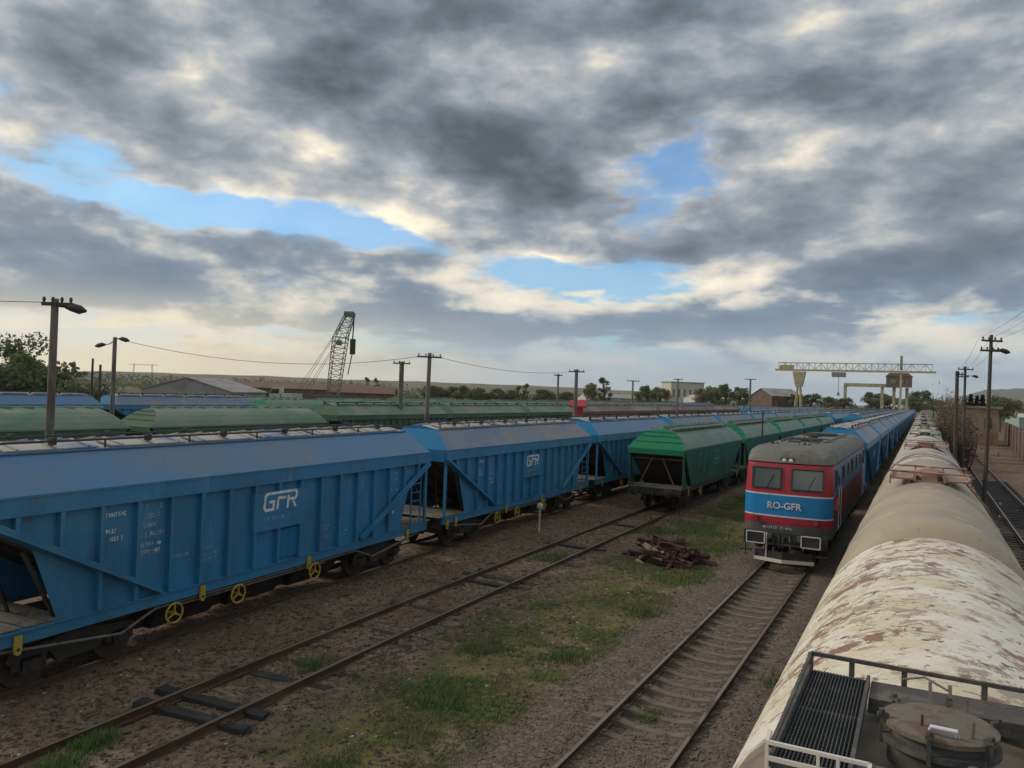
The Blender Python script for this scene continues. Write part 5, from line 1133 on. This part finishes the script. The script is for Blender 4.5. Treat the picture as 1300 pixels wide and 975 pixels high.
# ------------------------------------------------------------------ buildings
def gable(label, x, depth, w, l, eave, ridge, wm, rm, rz=0, name='building', win=0):
    px, py = gp(x, depth); t = thing(name, label, 'building', (px, py, 0), PSI+rz)
    mb = MB(); mb.box(-w/2, w/2, -l/2, l/2, -.2, eave)
    if ridge > eave+.3: mb.prism([(-w/2, eave), (w/2, eave), (0, ridge)] if False else [(-l/2, eave), (l/2, eave), (0, ridge)], 0, -w/2, w/2)
    mb.build('wall', wm, t)
    mb = MB()
    if ridge > eave+.3:
        for s in (-1, 1): mb.hexa([(-w/2-.3, s*(l/2+.3), eave-.1), (w/2+.3, s*(l/2+.3), eave-.1), (w/2+.3, 0, ridge+.05), (-w/2-.3, 0, ridge+.05), (-w/2-.3, s*(l/2+.3), eave+.05), (w/2+.3, s*(l/2+.3), eave+.05), (w/2+.3, 0, ridge+.22), (-w/2-.3, 0, ridge+.22)])
    else: mb.box(-w/2-.4, w/2+.4, -l/2-.4, l/2+.4, eave+.003, eave+.35)
    mb.build('roof', rm, t)
    for k in range(win):
        mb = MB(); xx = -w/2+w*(k+.5)/win; mb.box(xx-.5, xx+.5, -l/2-.05, -l/2+.05, eave*.45, eave*.75); mb.build('window', GLASS, t)
    return t
gable('grey gabled shed roof behind the far blue wagons', 262, 150, 14, 18, hz_at(262, 496, 150), hz_at(262, 481, 150), SHEET, SHEET, 1.45, 'shed', 0)
gable('long low rust red shed left of the boom crane', 360, 190, 42, 14, hz_at(360, 493, 190), hz_at(360, 486, 190), WALLB, WALLB, .1, 'shed', 8)
gable('small rust red shed right of the boom crane', 462, 175, 14, 10, hz_at(462, 499, 175), hz_at(462, 491, 175), WALLB, RUSTW, .1, 'shed', 3)
gable('white flat-roofed block far beyond the wagon rows', 866, 380, 17, 12, hz_at(866, 486, 380), 0, PLASTER, SHEET, .2, 'building', 6)
gable('long low shed with white roof right of the white block', 916, 300, 26, 14, hz_at(916, 506.5, 300), hz_at(916, 503.5, 300), PLASTER, PLASTER, .1, 'shed', 6)
gable('brown shed left of the gantry crane', 985, 270, 12, 12, hz_at(985, 503, 270), hz_at(985, 494, 270), WALLB, SHEET, .3, 'shed', 2)
gable('pale low shed below the far trees in the middle', 770, 240, 16, 9, hz_at(770, 505, 240), hz_at(770, 501, 240), PLASTER, SHEET, .2, 'shed', 3)
gable('ochre flat-roofed hut behind the right-hand poles', 1234, 128, 6.0, 7, hz_at(1234, 518, 128), 0, OCHRE, SHEET, -.3, 'hut', 2)
gable('grey industrial hall at the right edge', 1276, 260, 15, 18, hz_at(1276, 532, 260), hz_at(1276, 524, 260), SHEET, SHEET, -.2, 'hall', 4)
gable('white and teal container hall at the right edge', 1299, 210, 6, 6, hz_at(1299, 530, 210), hz_at(1299, 526, 210), TEAL, PLASTER, 0, 'hall', 1)
wl = thing('boundary_wall', 'reddish brown boundary wall at the right edge', 'wall', (0, 0, 0))
for i in range(10):
    ya = 88+i*9; mb = MB(); xw = 9.6+.05*(ya-88); mb.hexa([(xw, ya, -.3), (xw+.3, ya, -.3), (xw+.75, ya+8.9, -.3), (xw+.45, ya+8.9, -.3), (xw, ya, 3.4), (xw+.3, ya, 3.4), (xw+.75, ya+8.9, 3.4), (xw+.45, ya+8.9, 3.4)]); mb.build('panel', WALLB, wl)
    mb = MB(); mb.box(xw-.1, xw+.4, ya-.2, ya+.1, -.3, 3.55); mb.build('post', BRICK, wl)
gable('tiny bright red cabin beside a concrete pole behind the blue row', 734, 72, .9, 1.0, hz_at(735, 516, 72), hz_at(735, 511, 72), LRED, LRED, 0, 'cabin', 0)
tr = thing('truck', 'small white truck parked before the rust red shed', 'truck', (*gp(361, 118), 0), PSI)
zt0 = hz_at(361, 491, 118); zc = zt0-2.3
mb = MB(); mb.prism([(-1.9, zc), (-.3, zc), (-.3, zc+2.2), (-1.5, zc+2.2), (-1.9, zc+1.2)], 1, -1.0, 1.0); cbn = mb.build('cab', PLASTER, tr)
mb = MB(); mb.prism([(-1.80, zc+1.25), (-.45, zc+1.25), (-.45, zc+1.95), (-1.5, zc+1.95)], 1, -1.03, 1.03); mb.build('window', GLASS, cbn)
mb = MB(); mb.box(-.1, 2.6, -1.05, 1.05, zc, zc+1.3); mb.build('cargo_body', PLASTER, tr)
mb = MB(); mb.box(-1.9, 2.6, -.5, .5, zc-.45, zc); mb.box(-1.6, 2.2, -.9, .9, 0, zc-.9); mb.build('chassis', DARK, tr)
for x in (-1.2, 1.6):
    for s in (-1, 1): mb = MB(); mb.cyl((x, s*.85, zc-.45), (x, s*1.05, zc-.45), .45, 14); mb.build('wheel', IRON, tr)

# ------------------------------------------------------------------ vegetation
def tree_parts(h, r, nleaf, leaf, seed, tall=1.0, conif=False):
    rs = np.random.default_rng(seed); rr = random.Random(seed); mb = MB(); base = h*.28
    mb.tube([(0, 0, -.2), (.02*h*.3, 0, h*.3), (0, .02*h, h*.62), (.02*h, 0, h*.9)], [h*.028, h*.022, h*.014, h*.004], 7)
    cl = []
    for i in range(16 if not conif else 40):
        if conif:
            z = base*.4+(h-base*.4)*i/40; rad = r*(1-i/40)*rr.uniform(.6, 1); a = i*2.4; c = (rad*.6*math.cos(a), rad*.6*math.sin(a), z); s = r*.32*(1.1-i/40)
        else:
            a = rr.uniform(0, 6.28); e = rr.uniform(-.7, 1); rad = r*math.sqrt(max(0, 1-e*e*.8))*rr.uniform(.35, .85); c = (rad*math.cos(a), rad*math.sin(a), base+(h-base)*(.5+.42*e)*tall); s = r*rr.uniform(.25, .45)
            mb.tube([(0, 0, base+(c[2]-base)*.35), (c[0]*.5, c[1]*.5, c[2]*.85), c], [h*.011, h*.007, h*.002], 5)
        cl.append((*c, s))
    cl = np.array(cl); k = rs.integers(0, len(cl), nleaf); p = rs.normal(0, 1, (nleaf, 3)); p /= np.linalg.norm(p, axis=1)[:, None]
    p = cl[k, :3]+p*(cl[k, 3]*rs.random(nleaf)**.45)[:, None]*np.array([1, 1, .8])
    u = rs.normal(0, 1, (nleaf, 3)); u /= np.linalg.norm(u, axis=1)[:, None]; w = np.cross(u, rs.normal(0, 1, (nleaf, 3))); w /= np.linalg.norm(w, axis=1)[:, None]
    s = leaf*rs.uniform(.5, 1.3, (nleaf, 1)); v = np.stack([p-u*s, p+w*s*.6, p+u*s, p-w*s*.6], 1).reshape(-1, 3); q = np.arange(nleaf)*4
    f = np.concatenate([np.stack([q, q+1, q+2], 1), np.stack([q, q+2, q+3], 1)])
    return mb, v, f
TP = {}
def tree_proto(key, h, r, n, leaf, lm, seed, conif=False):
    mb, v, f = tree_parts(h, r, n, leaf, seed, conif=conif); TP[key] = (mb.mesh('trunk', BARK), npmesh('crown', v, f, lm), h)
tree_proto('round', 10, 4.0, 2600, .28, LEAF, 1); tree_proto('round2', 9, 3.6, 2200, .28, LEAFY, 2); tree_proto('tall', 12, 2.2, 1600, .26, LEAF, 3); tree_proto('dark', 8, 4.2, 2600, .28, LEAFD, 4); tree_proto('bush', 5, 3.4, 1800, .24, LEAFD, 5); tree_proto('conifer', 9, 2.4, 2600, .22, CONIF, 6, True); tree_proto('big', 12, 4.6, 5200, .22, LEAF, 9)
def tree(key, x, ytop, depth, label, group, name='tree', cat='tree', wide=1.0):
    tm, cm, h = TP[key]; px, py = gp(x, depth); H = max(1.5, hz_at(x, ytop, depth)); s = H/h
    t = thing(name, label, cat, (px, py, 0), random.uniform(0, 6), group); t.scale = (s*wide, s*wide, s)
    link('trunk', tm, t); link('crown', cm, t); return t
tree('big', 22, 416, 82, 'round-crowned tree at the left edge behind the blue wagons', 'trees at the left edge')
tree('bush', 5, 470, 76, 'dark hedge bush at the left edge, outermost', 'bushes at the left edge', 'bush', 'bush', 1.2); tree('bush', 45, 468, 78, 'dark hedge bush below the round-crowned tree', 'bushes at the left edge', 'bush', 'bush', 1.2)
tree('bush', 112, 492, 66, 'low green bush at the foot of the two dark posts', 'bushes at the left edge', 'bush', 'bush')
for i, (k, x, yt, d, w) in enumerate((('round', 822, 486, 230, 1.0), ('round2', 838, 491, 240, 1), ('tall', 767, 477, 210, 1.0), ('round2', 752, 486, 215, .9), ('tall', 667, 485, 230, .8), ('tall', 658, 488, 230, .8), ('dark', 690, 491, 260, 1.3), ('dark', 640, 490, 260, 1.4), ('dark', 610, 489, 260, 1.4), ('round2', 905, 490, 250, 1.1), ('round', 922, 484, 245, .9), ('round', 938, 488, 250, 1.1), ('round2', 890, 493, 255, 1.2), ('dark', 580, 486, 280, 1.5), ('dark', 550, 486, 280, 1.4), ('tall', 478, 478, 260, .7), ('tall', 466, 477, 265, .7), ('dark', 720, 494, 260, 1.3),
                                         ('round2', 1030, 499, 265, 1.3), ('round2', 1050, 503, 275, 1.4), ('round', 1114, 495, 310, 1.5), ('round', 1130, 498, 315, 1.3), ('round2', 1168, 495, 330, 1.2), ('round', 1010, 497, 262, .9), ('dark', 1185, 504, 420, 1.4), ('round2', 1072, 504, 270, 1.2), ('round', 1156, 500, 320, 1.1))):
    kind = {'round': 'bushy green tree', 'round2': 'yellowish green tree', 'tall': 'slender green tree', 'dark': 'dark low tree'}[k]
    where = 'of the far tree line'
    tree(k, x, yt+(3 if k in ('dark', 'round') else 1), d, '%s %s, %s from the left' % (kind, where, ORD[min(25, sorted([822, 838, 767, 752, 667, 658, 690, 640, 610, 905, 922, 938, 890, 580, 550, 478, 466, 720, 1030, 1050, 1114, 1130, 1168, 1010, 1185, 1072, 1156]).index(x))]), 'trees along the far edge of the yard', wide=w)
for i, (x, yt) in enumerate(((1224, 503), (1232, 500), (1240, 502), (1247, 501))):
    tree('conifer', x, yt, 140, 'dark conifer behind the ochre hut, %s from the left' % ORD[i], 'conifers behind the ochre hut', wide=1.3)
for i, (x, yt, d) in enumerate(((1270, 503, 200), (1286, 508, 230), (1262, 512, 220))):
    tree('round2', x, yt, d, 'pale green tree behind the right-hand halls, %s from the left' % ORD[(1, 2, 0)[i]], 'trees behind the halls')
def bare_shrub(x, ytop, depth, label, seed):
    px, py = gp(x, depth); H = hz_at(x, ytop, depth); rr = random.Random(seed); mb = MB()
    for k in range(46):
        a = rr.uniform(0, 6.28); r0 = rr.uniform(0, .6); r1 = r0+rr.uniform(.3, 1.0); hh = H*rr.uniform(.5, 1.0)
        p = Vector((r0*math.cos(a), r0*math.sin(a), -.1)); q = Vector((r1*math.cos(a+.3), r1*math.sin(a+.3), hh))
        mb.tube([p, p.lerp(q, .5)+Vector((rr.uniform(-.2, .2), rr.uniform(-.2, .2), .1)), q], [.035, .025, .008], 4)
        for j in range(4):
            c = p.lerp(q, rr.uniform(.4, .95)); mb.tube([c, c+Vector((rr.uniform(-.7, .7), rr.uniform(-.7, .7), rr.uniform(.2, .9)))], [.018, .006], 3)
    t = thing('shrub', label, 'shrub', (px, py, 0), 0, 'bare shrubs right of the tank wagons'); mb.build('branches', TWIG, t)
    v = rng.normal(0, 1, (500, 3))*np.array([.8, .8, H*.22])+np.array([0, 0, H*.55]); n = 500; u = rng.normal(0, .12, (n, 3)); w = rng.normal(0, .08, (n, 3))
    vv_ = np.stack([v-u, v+w, v+u], 1).reshape(-1, 3); link('leaves', npmesh('leaves', vv_, np.arange(3*n).reshape(-1, 3), LEAFY if seed % 2 else TWIG), t)
for i, (x, yt, d) in enumerate(((1206, 492, 118), (1200, 500, 140), (1211, 500, 100), (1196, 506, 165), (1219, 518, 86), (1215, 512, 92), (1226, 530, 74), (1204, 508, 128))):
    bare_shrub(x, yt, d, 'bare reddish shrub along the right-hand tank row, %s nearest' % ORD[(6, 0, 1, 2, 3, 4, 5, 7)[[4, 6, 3, 7, 1, 2, 0, 5].index([4, 6, 3, 7, 1, 2, 0, 5][i])]], i)

# distant land
def ridge(name, label, xa, xb, depth, prof, m, back=300):
    vs = []; fs = []; n = 60
    for i in range(n+1):
        x = xa+(xb-xa)*i/n; px, py = gp(x, depth); qx, qy = gp(x, depth+back)
        H = max(.3, hz_at(x, float(np.interp(x, [p[0] for p in prof], [p[1] for p in prof])), depth+back)+math.sin(i*1.7)*.4*depth/900+math.sin(i*.61)*.5*depth/900)
        vs += [(px, py, -1), (px*.35+qx*.65, py*.35+qy*.65, H*.72), (qx, qy, H), (qx*1.2, qy*1.2, -1)]
    for i in range(n):
        for k in range(3): fs.append((i*4+k, i*4+4+k, i*4+5+k, i*4+1+k))
    mb = MB(); mb.add(vs, fs); o = mb.build(name, m, None, True); return tag(o, label, kind='structure')
HILL = mat('brown_field_hill', (.125, .115, .085), .95, layers=(((.085, .095, .05), .012, (1, 1, 1), .45, .58, 6), ((.15, .11, .085), .03, (1, 1, 1), .55, .65, 5)))
MTN = mat('wooded_mountain', (.055, .07, .055), .95, layers=(((.08, .08, .065), .004, (1, 1, 1), .45, .6, 6),))
ridge('hill', 'low brown hill along the left horizon', -80, 1000, 620, ((-80, 469), (60, 470), (200, 473), (320, 477), (480, 483), (640, 488), (760, 494), (1000, 506)), HILL)
ridge('mountain', 'blue wooded mountain at the right horizon', 1150, 1420, 2600, ((1150, 516), (1200, 508), (1250, 495), (1290, 493), (1340, 496), (1420, 512)), MTN, 500)
n = 9000; X_ = rng.uniform(-40, 1000, n); vs = []
px = np.array([gp(x, 560) for x in np.linspace(-40, 1000, 200)]); dd = rng.uniform(.8, 1.5, n); ix = np.interp(X_, np.linspace(-40, 1000, 200), px[:, 0])*dd; iy = np.interp(X_, np.linspace(-40, 1000, 200), px[:, 1])*dd
hm = 1.2+3.2*vnoise(ix, iy, 22, 8)*vnoise(ix, iy, 70, 9)*2; zb = np.interp(X_, [-40, 480, 700, 1000], [9, 6, 4, 1.5])*np.clip((dd-1.0)/.5, 0, 1)
c = np.stack([ix, iy, zb+rng.random(n)*hm], 1); u = rng.normal(0, 1.1, (n, 3)); w = rng.normal(0, 1.1, (n, 3))
tag(link('distant_woods', npmesh('distant_woods', np.stack([c-u, c+w, c+u], 1).reshape(-1, 3), np.arange(3*n).reshape(-1, 3), LEAFD)), 'thin dark woods along the left horizon', kind='stuff')

# faint pylon far off on the hill
py_ = thing('pylon', 'faint double-legged pylon on the left horizon', 'pylon', (*gp(181, 520), 0), PSI)
for s in (-1, 1): mb = MB(); lattice(mb, (s*7, 0, 0), (s*6, 0, hz_at(181, 462, 520)), .9, .6, 9, .045); mb.build('leg', CRD, py_)
mb = MB(); lattice(mb, (-10, 0, hz_at(181, 463, 520)), (10, 0, hz_at(181, 463, 520)), .6, .6, 12, .045); mb.build('crossarm', CRD, py_)

# ------------------------------------------------------------------ air
HZ = bpy.data.materials.new('haze'); HZ.use_nodes = True; t = HZ.node_tree; t.nodes.clear()
pv = t.nodes.new('ShaderNodeVolumePrincipled'); pv.inputs['Color'].default_value = (.93, .95, .98, 1); pv.inputs['Density'].default_value = HAZE; pv.inputs['Anisotropy'].default_value = .3
om = t.nodes.new('ShaderNodeOutputMaterial'); t.links.new(pv.outputs[0], om.inputs['Volume'])
mb = MB(); mb.box(-4200, 4200, -700, 4200, -2.0, 130); tag(mb.build('haze', HZ), 'thin evening haze over the yard', kind='stuff')

for o in bpy.data.objects:
    if o.parent is not None and o.name.split('.')[0] in ('ribs', 'hatch_row', 'marking'): o['kind'] = 'stuff'
